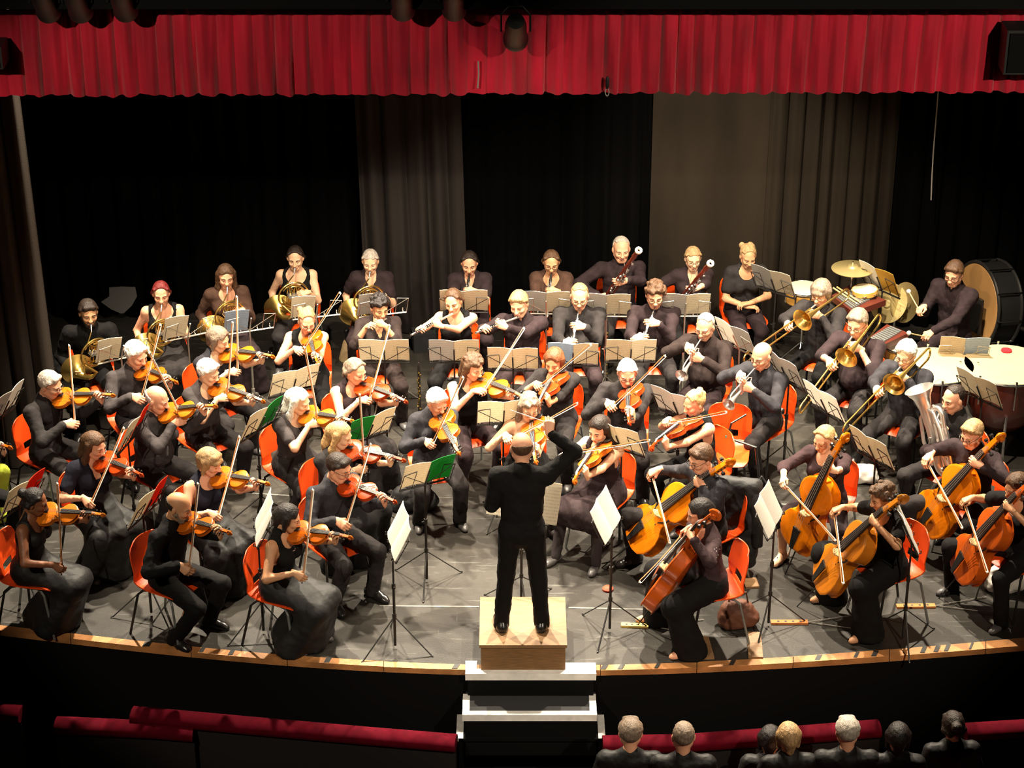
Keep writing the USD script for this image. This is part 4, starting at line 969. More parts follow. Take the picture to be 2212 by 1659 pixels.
# podium
zt = .25; q = [at(1029, 1394, zt), at(1219, 1394, zt), at(1227, 1289, zt), at(1043, 1290, zt)]; c = sum(q) / 4; ax = unit(q[1] - q[0]); w, d = np.linalg.norm(q[1] - q[0]), np.linalg.norm(q[3] - q[0])
PODIUM = V(c[0], c[1], 0)
r = thing('podium', 'square plywood podium under the conductor', 'podium', PODIUM, math.atan2(ax[1], ax[0]))
part(r, 'top_board', box((-w / 2, -d / 2, zt - .026), (w / 2, d / 2, zt)), 'plywood', False)
part(r, 'side_panel', box((-w / 2 + .012, -d / 2 + .012, .0), (w / 2 - .012, -d / 2 + .03, zt - .03)), 'plywood_edge', False); part(r, 'side_panel', box((-w / 2 + .012, d / 2 - .03, 0), (w / 2 - .012, d / 2 - .012, zt - .03)), 'plywood_edge', False)
for s in (-1, 1): part(r, 'side_panel', box((s * (w / 2 - .012), -d / 2 + .03, 0), (s * (w / 2 - .03), d / 2 - .03, zt - .03)), 'plywood_edge', False)

# steps from the hall up to the stage
a, b = at(1005, 1455), at(1288, 1455); x0, x1, y0 = a[0], b[0], (a[1] + b[1]) / 2
r = thing('stage_steps', 'black steps with white painted edges below the podium', 'steps', (0, 0, 0))
part(r, 'edge', box((x0, y0 - .02, -.05), (x1, y0 + .05, .012)), 'white_paint', False); part(r, 'edge', box((x0, y0 + .05, 0.006), (x0 + .09, y0 + .16, .014)), 'white_paint', False); part(r, 'edge', box((x1 - .3, y0 + .05, .006), (x1, y0 + .13, .014)), 'white_paint', False)
part(r, 'riser', box((x0 + .02, y0 - .01, -.35), (x1 - .02, y0 + .04, -.05)), 'fascia_black', False)
zz = -.2; yb = at(1140, 1502, zz)[1]; ya = at(1140, 1541, zz)[1]
part(r, 'tread', box((x0, ya, zz - .03), (x1, yb + .1, zz - .004)), 'tread_carpet', False)
part(r, 'edge', box((x0 - .02, ya - .02, zz - .06), (x1, ya + .035, zz)), 'white_paint', False)
for xx in (x0 - .02, x1 - .055): part(r, 'edge', box((xx, ya + .035, zz - .03), (xx + .055, yb + .02, zz)), 'white_paint', False)
part(r, 'riser', box((x0, ya + .0, -.6), (x1, ya + .03, zz - .06)), 'fascia_black', False)
zz = -.42; y2 = at(1140, 1595, zz)[1]; y3 = at(1140, 1543, zz)[1]
part(r, 'tread', box((x0 - .05, y2, zz - .03), (x1 + .05, y3 + .05, zz - .004)), 'fascia_black', False)
for xx in (x0 - .07, x1 + .015): part(r, 'edge', box((xx, y2, zz - .03), (xx + .055, y3, zz)), 'white_paint', False)
part(r, 'side', box((x0 - .05, y2, -1.1), (x0 - .02, y0, zz - .03)), 'fascia_black', False); part(r, 'side', box((x1 + .02, y2, -1.1), (x1 + .05, y0, zz - .03)), 'fascia_black', False)


def rail(pts, z, lab, hgt=.75):
    x = np.linspace(pts[0][0], pts[-1][0], 16); y = np.interp(x, [p[0] for p in pts], [p[1] for p in pts]); P = np.array([at(a, b, z) for a, b in zip(x, y)])
    r = thing('pit_rail', lab, 'rail', (0, 0, 0), group='red velvet rails below the stage'); part(r, 'cushion', tube(P - Z * .06, .09, 14, flat=.7), 'rail_red', 50)
    part(r, 'panel', sheet(np.stack([P - Z * .13 + V(0, -.02, 0), P - Z * hgt + V(0, -.02, 0)], 1), .05), 'hall_dark', False)


rail([(285, 1531), (560, 1556), (800, 1577), (985, 1592)], -.35, 'long red velvet rail on the violin side of the steps')
rail([(120, 1553), (330, 1563), (420, 1570)], -.42, 'short dim red velvet rail in front of the long one')
rail([(-60, 1518), (46, 1528)], -.33, 'stub of red velvet rail at the hall corner')
rail([(1302, 1595), (1480, 1592), (1700, 1576), (1900, 1560)], -.35, 'long red velvet rail behind the audience heads')
rail([(2085, 1568), (2280, 1556)], -.35, 'red velvet rail at the cello end of the hall')

# ------------------------------------------------------------------ players and what they hold
MUS = 'musicians of the orchestra'


def chair_for(s, a=.015, rz=0.0):
    copy_of(CHAIR, 'orange plastic chair under the ' + s.desc, s.w(V(0, 0, 0) + s.f * a), s.rz + rz)


def stand(px, py, psi, cols, who, kind='black', half=False, tilt=28, z=1.07, w=.225, hgt=.30, label=None, bare=False):
    r = math.radians(psi); f = V(math.sin(r), -math.cos(r), 0); p = at(px, py, z) + f * .04; p[2] = z - 1.07; rz = math.atan2(f[1], f[0])
    copy_of(STAND[kind], 'folding %s music stand %s' % ('black' if kind == 'black' else 'nickel', label or 'before the ' + who), p * V(1, 1, 0), R=np.array([[math.cos(rz), -math.sin(rz), 0], [math.sin(rz), math.cos(rz), 0], [0, 0, z / 1.07]]))
    if not bare: sheet_music('%s sheet music on the stand %s' % (' and '.join(dict.fromkeys(cols)), label or 'before the ' + who), p * V(1, 1, 0) + Z * (z - 1.07), rz, cols, half=half, w=w, hgt=hgt)


def violinist(desc, head, psi, scroll, frog, kind='amber', near=True, tilt=.5, bowL=.72, chair=True, elbow=None, lift=0.0, **kw):
    kw.setdefault('turn', 22); kw.setdefault('nod', .3)
    s = Person(desc, head, psi, **kw); q = KV[kind]; va = kind.startswith('viola')
    J = s.w(s.N + s.cf * .06 + s.cl * .065 + s.t * (.03 + lift))
    d = aim(J, scroll[0], scroll[1], q['end'] * .97, near); R = rot_axis(d, Z - s.cl * tilt); O = J - R @ V(.015, .02, .02)
    nm = 'viola' if va else 'violin'
    copy_of(q['prim'], '%s %s under the chin of the %s' % ({'amber': 'amber', 'red': 'reddish', 'gold': 'golden', 'viola': 'amber', 'viola_red': 'reddish'}[kind], nm, desc), O, R=R)
    Cc = O + R @ (q['bridge'] + V(.028 * q['k'], 0, 0)); n = R[:, 0]
    rd = ray(*frog); den = rd.dot(n); F = EYE + rd * ((Cc - EYE).dot(n) / den) if abs(den) > .12 else at_y(frog[0], frog[1], Cc[1])
    u = F - Cc; dist = np.linalg.norm(u)
    if dist > .75: F = at_y(frog[0], frog[1], Cc[1] - .05); u = F - Cc; dist = np.linalg.norm(u)
    u = -unit(u); dist = min(max(dist, .1), .6)
    sh = s.w(s.S[-1])
    while dist > .1 and np.linalg.norm(Cc - u * dist - sh) > .55 * s.sc: dist -= .02
    Rb = rot_axis(u, R[:, 2]); F = Cc - u * dist + Rb[:, 2] * .011
    copy_of(BOW, '%s bow in the hand of the %s' % (nm, desc), F, R=Rb)
    s.arm(-1, F + u * .03, u=unit(F - sh) + u * .3 - s.cl * 0, up=Rb[:, 2] + Z * .3, curl=.62, hint=elbow if elbow is not None else -s.cl * .7 - Z * .7, grip=(.085, .0, -.03))
    Hd = O + R @ q['hold']; side = np.cross(Z, R[:, 0])
    s.arm(1, Hd - Z * .012, u=Z * .9 + R[:, 0] * .25 - side * .1, up=side + R[:, 0] * .25, curl=.68, hint=-Z - s.cl * .15 + s.cf * .1, grip=(.075, 0, -.022))
    s.build(desc + (' playing the ' + nm), group=MUS)
    if chair: chair_for(s)
    return s


def cellist(desc, head, psi, scroll, bottom, reach=.34, kind='orange', zb=.30, chair=True, normal=None, **kw):
    kw.setdefault('turn', -5); kw.setdefault('nod', .3); kw.setdefault('spread', .58); kw.setdefault('lean', .12); kw.setdefault('knee', (-.03, -.06))
    s = Person(desc, head, psi, **kw); q = KC[kind]
    b = at(bottom[0], bottom[1], zb); L = q['scroll'][0]
    hd = s.w(s.Hc); best = None
    for near in (True, False):
        d = aim(b, scroll[0], scroll[1], L, near); e = np.linalg.norm(b + d * L - hd)
        if d[2] > .2 and (best is None or e < best[0]): best = (e, d)
    d = best[1]; kp = b + d * ((.52 - b[2]) / d[2]) - s.base; s.lat = kp.dot(s.l)
    nz = s.f if normal is None else V(math.sin(math.radians(normal)), -math.cos(math.radians(normal)), 0)
    R = rot_axis(d, nz); O = b - R @ V(0, 0, .06)
    copy_of(q['prim'], '%s cello leaning on the %s' % (kind if kind != 'red' else 'dark red', desc), O, R=R)
    Cc = O + R @ (q['bridge'] + V(.09, 0, 0)); u = R[:, 1] * (1 if R[:, 1].dot(s.l) > 0 else -1); u = unit(u - R[:, 0] * .1); dist = reach; sh = s.w(s.S[-1])
    while dist > .14 and np.linalg.norm(Cc - u * dist - sh) > .56 * s.sc: dist -= .02
    Rb = rot_axis(u, R[:, 2]); F = Cc - u * dist + Rb[:, 2] * .011
    copy_of(CBOW, 'cello bow in the hand of the ' + desc, F, R=Rb)
    s.arm(-1, F + u * .03, u=unit(F - sh) + u * .4, up=Rb[:, 2] + Z * .2, curl=.55, hint=-s.cl * .8 - Z * .4)
    Hd = O + R @ V(L * kw.pop('stop', .74), 0, q['hold'][2] + .03)
    s.arm(1, Hd, u=-s.cl + Z * .25 + s.f * .15, up=s.f + Z * .4 + s.cl * .2, curl=.6, hint=s.cl * .9 - Z * .5 - s.f * .2)
    s.build(desc + ' playing the cello', group=MUS)
    if chair: chair_for(s, -.02)
    return s


def hornist(desc, head, psi, yaw=0, roll=0.0, **kw):
    s = Person(desc, head, psi, **kw); r = math.radians(psi + kw.get('turn', 0) + yaw); hf = V(math.sin(r), -math.cos(r), 0); hl = np.cross(Z, hf); up = unit(Z + hl * roll + hf * .1)
    R = rot_axis(hf, up); m = s.mouth() + hf * .004
    copy_of(HORN, 'brass french horn of the ' + desc, m, R=R)
    s.arm(1, m + R @ V(.16, .06, -.2), u=-hl * .8 + hf * .5 + Z * .1, up=hf * .7 + Z * .6, curl=.7, hint=s.cl * .35 - Z)
    s.arm(-1, m + R @ V(.07, -.19, -.43), u=hf + hl * .2, up=-hl, curl=.3, hint=-s.cl * .5 - Z - s.cf * .5)
    s.build(desc + ' playing the horn', group=MUS); chair_for(s); return s


def winder(desc, head, psi, end, prim, L, nm, hands=(.32, .62), near=True, **kw):
    s = Person(desc, head, psi, **kw); m = s.mouth(); d = aim(m, end[0], end[1], L, near)
    R = rot_axis(d, s.f if abs(d[2]) > .5 else Z); copy_of(prim, '%s held by the %s' % (nm, desc), m, R=R)
    for sd, h in ((1, hands[0]), (-1, hands[1])):
        T = m + d * L * h; s.arm(sd, T + s.f * .01, u=-s.cl * sd * .8 + s.f * .35 + Z * .25, up=s.f * .7 + Z * .5 + s.cl * sd * .3, curl=.6, hint=s.cl * sd * .4 - Z, grip=(.085, 0, -.022))
    s.build(desc + ' playing the ' + nm.split()[-1], group=MUS); chair_for(s); return s


def flautist(desc, head, psi, end, prim=None, L=.6, nm='silver flute', hands=(.42, .78), near=True, **kw):
    s = Person(desc, head, psi, **kw); m = s.mouth() + s.HR[:, 0] * .012 - Z * .012; d = aim(m, end[0], end[1], L, near)
    R = rot_axis(d, Z + s.f * .3); copy_of(prim or FLUTE, '%s held by the %s' % (nm, desc), m, R=R)
    s.arm(1, m + d * L * hands[0], u=Z * .3 - s.f * .2 - s.cl, up=s.f + Z * .2, curl=.6, hint=s.cl * .4 - Z * .8 + s.f * .4)
    s.arm(-1, m + d * L * hands[1], u=s.f * .6 + Z * .5 + s.cl * .3, up=Z * .3 - s.cl * .6 + s.f * -.2, curl=.6, hint=-s.cl * .5 - Z * .8)
    s.build(desc + ' playing the ' + nm.split()[-1], group=MUS); chair_for(s); return s


def bassoonist(desc, head, psi, bell, low, **kw):
    s = Person(desc, head, psi, **kw); base = s.w(s.P - s.cl * .22 + s.f * .08 + Z * .02); w = at_y(low[0], low[1], s.base[1] - .28)
    d = aim(base, bell[0], bell[1], 1.33, True); O = base
    R = rot_axis(d, s.f); bs = copy_of(BASSOON, 'dark red bassoon of the ' + desc, O, R=R, inst=False)
    m = s.mouth(); j = O + d * .84 + R[:, 1] * -.022
    part(bs, 'bocal', tube([R.T @ (p - O) for p in (m, m + (j - m) * .3 + Z * .03 + s.f * .02, m + (j - m) * .7 + Z * .03 + s.f * .02, j + Z * .02, j)], .0035, 6), 'silver')
    s.arm(1, O + d * .66, u=-s.cl * .9 + s.f * .3, up=s.f + Z * .3, curl=.62, hint=s.cl * .8 - Z * .5)
    s.arm(-1, O + d * .26, u=s.f * .6 + s.cl * .5, up=-s.cl * .6 + Z * .3 + s.f * .3, curl=.6, hint=-s.cl * .8 - Z * .4)
    s.build(desc + ' playing the bassoon', group=MUS); chair_for(s); return s


def brass(desc, head, psi, end, prim, L, nm, lh, rh, near=True, **kw):
    s = Person(desc, head, psi, **kw); m = s.mouth(); d = aim(m, end[0], end[1], L, near); R = rot_axis(d, Z)
    copy_of(prim, '%s of the %s' % (nm, desc), m, R=R)
    s.arm(1, m + R @ V(*lh), u=-s.cl * .6 + d * .5 + Z * .4, up=s.cl * .8 + d * .3, curl=.75, hint=s.cl * .7 - Z * .7)
    s.arm(-1, m + R @ V(*rh), u=s.cl * .4 + d * .7 + Z * .2, up=-s.cl * .6 + Z * .5, curl=.7, hint=-s.cl * .8 - Z * .5)
    s.build(desc + ' playing the ' + nm.split()[-1], group=MUS); chair_for(s); return s


F, M_ = dict(fem=True, shoes='flat'), {}
# horns, in a row before the black drape
hornist('bearded horn man in the shade', (191, 675), 12, skin='tan', hair=('short', 'dark'), beard='dark', top=('long', 'black', 'collar'), turn=8, nod=.2)
hornist('red-haired horn woman in black halter', (348, 634), 8, skin='rosy', hair=('tied', 'red'), top=('none', 'black', 'straps'), low='skirt', low_mat='charcoal', nod=.2, **F)
hornist('long-haired horn woman in lace sleeves', (488, 597), 12, skin='rosy', hair=('long', 'brown'), top=('long', 'lace', 'scoop'), low='skirt', low_mat='plum', nod=.15, **F)
hornist('dark-haired horn woman in black vest', (638, 557), 0, hair=('tied', 'dark'), top=('none', 'black', 'straps'), low_mat='charcoal', nod=.18, **F)
hornist('grey-haired horn woman in plum top', (800, 564), 0, hair=('crop', 'grey'), top=('short', 'plum', 'v'), low_mat='plum', nod=.2, **F)
stand(263, 749, -150, ('cream', 'grey'), 'bearded horn man', 'nickel', half=True)
stand(407, 702, -152, ('cream', 'cream'), 'red-haired horn woman', 'nickel', half=True)
stand(540, 690, -160, ('blue', 'cream'), 'long-haired horn woman', 'nickel', half=True)
stand(684, 660, -165, ('cream', 'cream'), 'dark-haired horn woman', 'nickel', half=True)
stand(828, 655, -165, ('grey', 'cream'), 'grey-haired horn woman', 'nickel', half=True)
# winds
winder('tied-haired clarinet woman in plum V-neck', (1014, 568), 0, (1000, 705), CLARINET, .66, 'black clarinet', hair=('tied', 'dark'), top=('short', 'plum', 'v'), low_mat='plum', skin='rosy', **F)
winder('clarinet woman with lace sleeves', (1191, 566), 0, (1177, 710), CLARINET, .66, 'black clarinet', hair=('tied', 'brown'), skin='tan', glasses=True, top=('elbow', 'lace', 'scoop'), low_mat='black', **F)
bassoonist('tall balding bassoon man in plum shirt', (1342, 538), 5, (1383, 542), (1320, 630), hair=('thin', 'grey'), skin='rosy', top=('long', 'plum', 'collar'), low_mat='charcoal', size=1.0, old=True, nod=.1)
bassoonist('fair-haired bassoon woman in V-neck', (1497, 558), 5, (1538, 570), (1480, 636), hair=('crop', 'fair'), glasses=True, top=('elbow', 'plum', 'v'), nod=.15, **F)
s = Person('seated woman with folded hands and curly updo', (1616, 553), 8, hair=('updo', 'fair'), top=('short', 'charcoal', 'scoop'), low_mat='plum', fem=True, spread=.02, nod=.3, skin='tan')
for sd, o in ((1, -.06), (-1, .06)): s.arm(sd, s.w(s.P + s.f * .22 + s.l * o + Z * .11 + Z * .02 * sd), u=-s.l * sd + s.f * .1, up=Z, curl=.45, hint=s.cl * sd * .7 - Z * .6)
s.build('woman with curly updo sitting with folded hands, no instrument', group=MUS); chair_for(s)
flautist('curly-haired piccolo player', (820, 664), 8, (795, 709), PICCOLO, .27, 'piccolo', (.35, .75), hair=('curly', 'black'), skin='tan', top=('elbow', 'brownblack', 'v'), low_mat='brownblack', turn=15, **F)
flautist('flute woman in sleeveless black', (979, 650), -5, (888, 724), hair=('tied', 'brown'), top=('none', 'black', 'scoop'), turn=-8, roll=-.12, skin='rosy', **F)
flautist('blond flute man in dark shirt', (1121, 656), -8, (1028, 719), hair=('short', 'fair'), skin='rosy', top=('long', 'plum', 'collar'), low_mat='plum', turn=-8, roll=-.1)
winder('balding oboe man with spectacles', (1252, 640), -3, (1226, 785), OBOE, .64, 'silver-keyed oboe', hair=('thin', 'fair'), skin='rosy', glasses=True, top=('long', 'charcoal', 'collar'), low_mat='plum', belly=.04, old=True)
winder('curly-haired oboe man in plum shirt', (1415, 637), 0, (1374, 770), OBOE, .64, 'silver-keyed oboe', hair=('curly', 'brown'), skin='rosy', glasses=True, top=('long', 'plum', 'collar'), low_mat='charcoal')
stand(830, 757, 180, ('cream', 'beige'), 'curly-haired piccolo player')
stand(981, 758, 180, ('grey', 'beige'), 'flute woman')
stand(1108, 775, 177, ('beige', 'beige'), 'blond flute man')
stand(1238, 765, 178, ('blue', 'beige'), 'balding oboe man')
stand(1363, 757, 180, ('beige', 'cream'), 'curly-haired oboe man')
stand(1002, 650, 180, ('beige', 'beige'), 'clarinet woman in plum')
stand(1180, 653, 178, ('grey', 'beige'), 'clarinet woman with lace sleeves', 'nickel')
stand(1310, 658, 177, ('grey', 'beige'), 'tall bassoon man', 'nickel')
stand(1481, 658, 180, ('grey', 'cream'), 'fair-haired bassoon woman', 'nickel')
# brass
TP = dict(lh=(.22, .02, -.05), rh=(.22, -.02, .02))
brass('trumpet man with silver temples', (1523, 705), -22, (1470, 800), TRUMPET, .5, 'silver trumpet', hair=('thin', 'grey'), skin='rosy', glasses=True, top=('long', 'brownblack', 'collar'), low_mat='plum', belly=.05, old=True, turn=-5, **TP)
brass('bald trumpet man in slate shirt', (1645, 768), -42, (1570, 862), TRUMPET, .5, 'silver trumpet', hair=('bald', 'brown'), skin='rosy', glasses=True, top=('long', 'slate', 'collar'), low_mat='charcoal', turn=0, **TP)
TB = dict(lh=(.08, .02, -.06), rh=(.42, -.01, -.04))
brass('trombone man with brown fringe', (1773, 632), -30, (1607, 768), TROMBONE, 1.08, 'brass trombone', hair=('bowl', 'mixed'), skin='rosy', glasses=True, top=('long', 'charcoal', 'collar'), turn=0, **TB)
brass('burly trombone man with bare forearms', (1852, 697), -30, (1727, 880), TROMBONE, 1.08, 'brass trombone', hair=('short', 'mixed'), skin='rosy', glasses=True, top=('elbow', 'plum', 'collar'), low_mat='charcoal', belly=.06, turn=0, size=1.05, **TB)
brass('white-haired trombone player', (1957, 764), -32, (1822, 921), TROMBONE, 1.08, 'brass trombone', hair=('fluffy', 'white'), top=('long', 'slate', 'collar'), low_mat='charcoal', turn=0, old=True, glasses=True, **TB)
s = Person('bald euphonium man', (2060, 861), -50, hair=('thin', 'dark'), skin='rosy', top=('long', 'charcoal', 'collar'), low_mat='charcoal', turn=-10, nod=.2, belly=.03, spread=.2)
m = s.mouth(); R = rot_axis(s.f, unit(Z + s.cl * -.42 + s.f * .12)); copy_of(EUPHONIUM, 'silver euphonium in the lap of the bald man', m, R=R)
s.arm(1, m + R @ V(.2, .13, -.34), u=s.f * .7 - s.cl * .4, up=s.cl, curl=.5); s.arm(-1, m + R @ V(.16, .07, -.14), u=s.cl * .7 + s.f * .6, up=Z, curl=.5); s.build('bald euphonium man in charcoal shirt playing', group=MUS); chair_for(s)
for a in [(1672, 607, 140, ('grey', 'beige'), 'beside the woman with folded hands'), (1592, 728, 128, ('white', 'grey'), 'before the trumpet man with silver temples', 'nickel'), (1698, 798, 122, ('grey', 'grey'), 'before the bald trumpet man'), (1783, 868, 122, ('white', 'white'), 'before the burly trombone man'), (1886, 968, 124, ('beige', 'beige'), 'before the bald euphonium man'), (2118, 838, 128, ('cream', 'beige'), 'by the timpani, seen edge-on'), (2082, 752, 175, ('beige', 'blue'), 'before the young drummer', 'nickel', .92), (1902, 603, 128, ('white', 'gold'), 'above the glockenspiel')]:
    stand(a[0], a[1], a[2], a[3], '', a[5] if len(a) > 5 else 'black', label=a[4], z=a[6] if len(a) > 6 else 1.07)
# first violins
violinist('white-haired violin man in pocketed grey shirt', (294, 766), 32, (385, 822), (305, 872), 'amber', fem=False, hair=('fluffy', 'white'), top=('long', 'grey', 'collar'), low_mat='charcoal', old=True, belly=.02, skin='rosy')
violinist('silver-haired violin man with spectacles', (108, 830), 58, (247, 849), (164, 925), 'gold', hair=('short', 'grey'), top=('long', 'charcoal', 'collar'), low_mat='charcoal', old=True, glasses=True, skin='rosy', turn=12)
violinist('stout bald violin man in grey shirt', (339, 862), 50, (468, 872), (400, 912), 'gold', hair=('bald', 'white'), top=('long', 'grey', 'collar'), low_mat='charcoal', belly=.05, old=True, skin='rosy')
violinist('brown-haired violin woman with wavy bob', (472, 733), 45, (593, 766), (515, 812), 'gold', hair=('bob', 'mixed'), top=('short', 'slate', 'scoop'), low_mat='charcoal', **F)
violinist('white-haired violin woman in grey blouse', (450, 804), 42, (573, 863), (492, 866), 'amber', hair=('fluffy', 'white'), top=('short', 'grey', 'scoop'), low_mat='charcoal', **F)
violinist('violin woman in spectacles with golden updo', (663, 693), 0, (690, 782), (648, 768), 'amber', hair=('updo', 'fair'), top=('none', 'black', 'scoop'), glasses=True, skin='rosy', turn=15, **F)
violinist('sleeveless violin woman with tied brown hair', (768, 801), 28, (881, 864), (797, 874), 'red', hair=('tied', 'mixed'), top=('none', 'plum', 'scoop'), low='skirt', low_mat='charcoal', skin='rosy', **F)
violinist('violin woman with long white hair', (645, 866), 45, (765, 905), (691, 920), 'gold', hair=('long', 'white'), top=('short', 'grey', 'scoop'), low='skirt', low_mat='charcoal', **F)
violinist('violin woman with brown fringe and black skirt', (204, 962), 38, (310, 1022), (194, 1100), 'red', hair=('long', 'brown'), top=('short', 'navy', 'v'), low='skirt', low_mat='satin', skin='rosy', **F)
violinist('violin woman with bowl-cut hair', (453, 998), 42, (582, 1040), (470, 1128), 'gold', hair=('bowl', 'fair'), top=('none', 'navy', 'scoop'), low='skirt', low_mat='gown', skin='rosy', **F)
violinist('blonde violin woman with long hair', (735, 940), 50, (876, 990), (789, 1020), 'red', hair=('long', 'blond'), top=('elbow', 'charcoal', 'scoop'), low='skirt', low_mat='black', **F)
violinist('young violin man with dark hair', (732, 1010), 38, (858, 1080), (746, 1145), 'red', hair=('short', 'dark'), top=('long', 'slate', 'collar'), low_mat='charcoal', glasses=True, skin='rosy')
violinist('brown-skinned violin woman with black bun', (76, 1083), 78, (226, 1107), (136, 1238), 'gold', hair=('bun', 'black'), top=('none', 'gown', 'straps'), low='skirt', low_mat='gown', skin='brown', turn=8, knee=(-.16, -.2), size=.9, spread=-.04, **F)
violinist('bald bearded violin man in black', (386, 1094), 60, (500, 1146), (410, 1242), 'amber', hair=('bald', 'dark'), top=('long', 'black', 'collar'), low_mat='black', skin='tan', beard='mixed', turn=14, knee=(-.16, -.24), lean=.2)
violinist('violin woman with beaded neckline', (622, 1119), 64, (761, 1156), (656, 1258), 'amber', hair=('bob', 'black'), top=('none', 'black', 'scoop'), low='skirt', low_mat='satin', skin='tan', knee=(-.12, -.2), size=.9, spread=.02, beads='neck', **F)
violinist('violin player half hidden by the wing drape', (-72, 925), 62, (26, 962), (-20, 1030), 'amber', hair=('short', 'grey'), top=('long', 'charcoal', 'collar'), old=True)
for a in [(634, 822, -150, ('cream', 'cream'), 'before the woman with golden updo'), (562, 905, -122, ('beige', 'green'), 'between the white-haired violin women'), (798, 921, -142, ('green', 'beige'), 'behind the blonde violin woman'), (922, 1020, -152, ('beige', 'green'), 'before the white-haired viola woman'), (316, 1086, -112, ('beige', 'red'), 'behind the bald bearded violin man'), (46, 1066, -118, ('beige', 'red'), 'behind the woman with black bun'), (9, 872, -110, ('grey', 'white'), 'beside the wing drape'), (566, 1120, -84, ('white', 'white'), 'behind the woman with beaded neckline'), (858, 1150, -80, ('white', 'white'), 'before the young violin man'), (284, 928, -105, ('beige', 'red'), 'behind the stout bald violin man')]:
    stand(a[0], a[1], a[2], a[3], '', label=a[4])
# violas
violinist('viola woman with long wavy brown hair', (1022, 793), 22, (1137, 856), (1040, 855), 'viola', hair=('wavy', 'brown'), top=('none', 'black', 'scoop'), low_mat='plum', skin='rosy', **F)
violinist('viola player with chestnut bob', (1197, 780), -15, (1166, 882), (1160, 843), 'viola_red', hair=('bob', 'auburn'), top=('elbow', 'charcoal', 'scoop'), low_mat='charcoal', skin='tan', turn=-5, **F)
violinist('white-haired viola woman in blue-grey shirt', (944, 868), 12, (996, 977), (932, 970), 'viola', hair=('fluffy', 'white'), top=('long', 'slate', 'collar'), low_mat='charcoal', skin='rosy', old=True, nod=.35, **F)
violinist('viola woman with bare shoulders and spectacles', (1143, 880), 8, (1162, 997), (1092, 958), 'viola', hair=('wavy', 'mixed'), top=('none', 'black', 'strapless'), low='short_skirt', low_mat='black', glasses=True, turn=5, **F)
violinist('young viola woman in sleeveless dress', (1294, 927), -32, (1244, 1040), (1240, 980), 'viola', hair=('long', 'dark'), top=('none', 'plum', 'scoop'), low='short_skirt', low_mat='plum', turn=-2, knee=(.05, .12), **F)
violinist('white-haired viola man in charcoal jacket', (1355, 805), -5, (1364, 912), (1318, 887), 'viola_red', hair=('crop', 'white'), top=('long', 'charcoal', 'collar'), low_mat='charcoal', skin='rosy', glasses=True, old=True, turn=5)
violinist('viola woman with golden updo in black', (1500, 871), -62, (1409, 968), (1434, 918), 'viola_red', hair=('updo', 'blond'), top=('none', 'black', 'scoop'), low_mat='black', skin='rosy', turn=0, **F)
for a in [(1088, 890, -175, ('cream', 'beige'), 'before the chestnut-haired viola player'), (1338, 945, 145, ('beige', 'beige'), 'behind the young viola woman'), (1462, 873, 140, ('grey', 'grey'), 'behind the viola woman with golden updo'), (1312, 1115, 72, ('white', 'white'), 'before the young viola woman')]:
    stand(a[0], a[1], a[2], a[3], '', label=a[4])
# cellos
cellist('cello man in slate shirt with side parting', (1514, 990), -52, (1577, 1000), (1368, 1170), .34, 'orange', hair=('short', 'brown'), skin='rosy', glasses=True, top=('long', 'slate', 'collar'), low_mat='charcoal', normal=-74)
cellist('cello woman with sequined sheer sleeves', (1512, 1108), -78, (1546, 1114), (1412, 1300), .34, 'red', hair=('bob', 'black'), skin='rosy', top=('long', 'sheer', 'scoop'), low='wide_trousers', low_mat='black', fem=True, shoes='sandal', beads='sleeve', normal=-122, knee=(-.1, .02))
cellist('strawberry-blonde cello woman in sheer top', (1780, 948), -28, (1826, 946), (1722, 1180), .30, 'orange', hair=('tail', 'blond'), top=('elbow', 'sheer', 'scoop'), low='capri', low_mat='plum', fem=True, shoes='sandal', turn=-15, normal=-52)
cellist('curly-haired cello woman in black', (1906, 1074), -66, (1951, 1079), (1772, 1258), .34, 'brown', hair=('curly', 'brown'), skin='tan', top=('short', 'black', 'scoop'), low='wide_trousers', low_mat='black', fem=True, shoes='sandal', normal=-86)
cellist('cello man with sandy hair and spectacles', (2100, 937), -40, (2162, 945), (1998, 1138), .34, 'orange', hair=('short', 'fair'), skin='rosy', glasses=True, top=('long', 'plum', 'collar'), low_mat='charcoal', normal=-64)
cellist('cello woman with brown bob and black top', (2196, 1052), -58, (2236, 1040), (2072, 1238), .34, 'red', hair=('bob', 'brown'), skin='tan', top=('short', 'black', 'scoop'), low_mat='black', normal=-78, **F)
for a in [(1664, 1103, 70, ('white', 'white'), 'before the strawberry-blonde cello woman'), (1962, 1136, 92, ('white', 'white'), 'behind the curly-haired cello woman')]:
    stand(a[0], a[1], a[2], a[3], '', label=a[4])

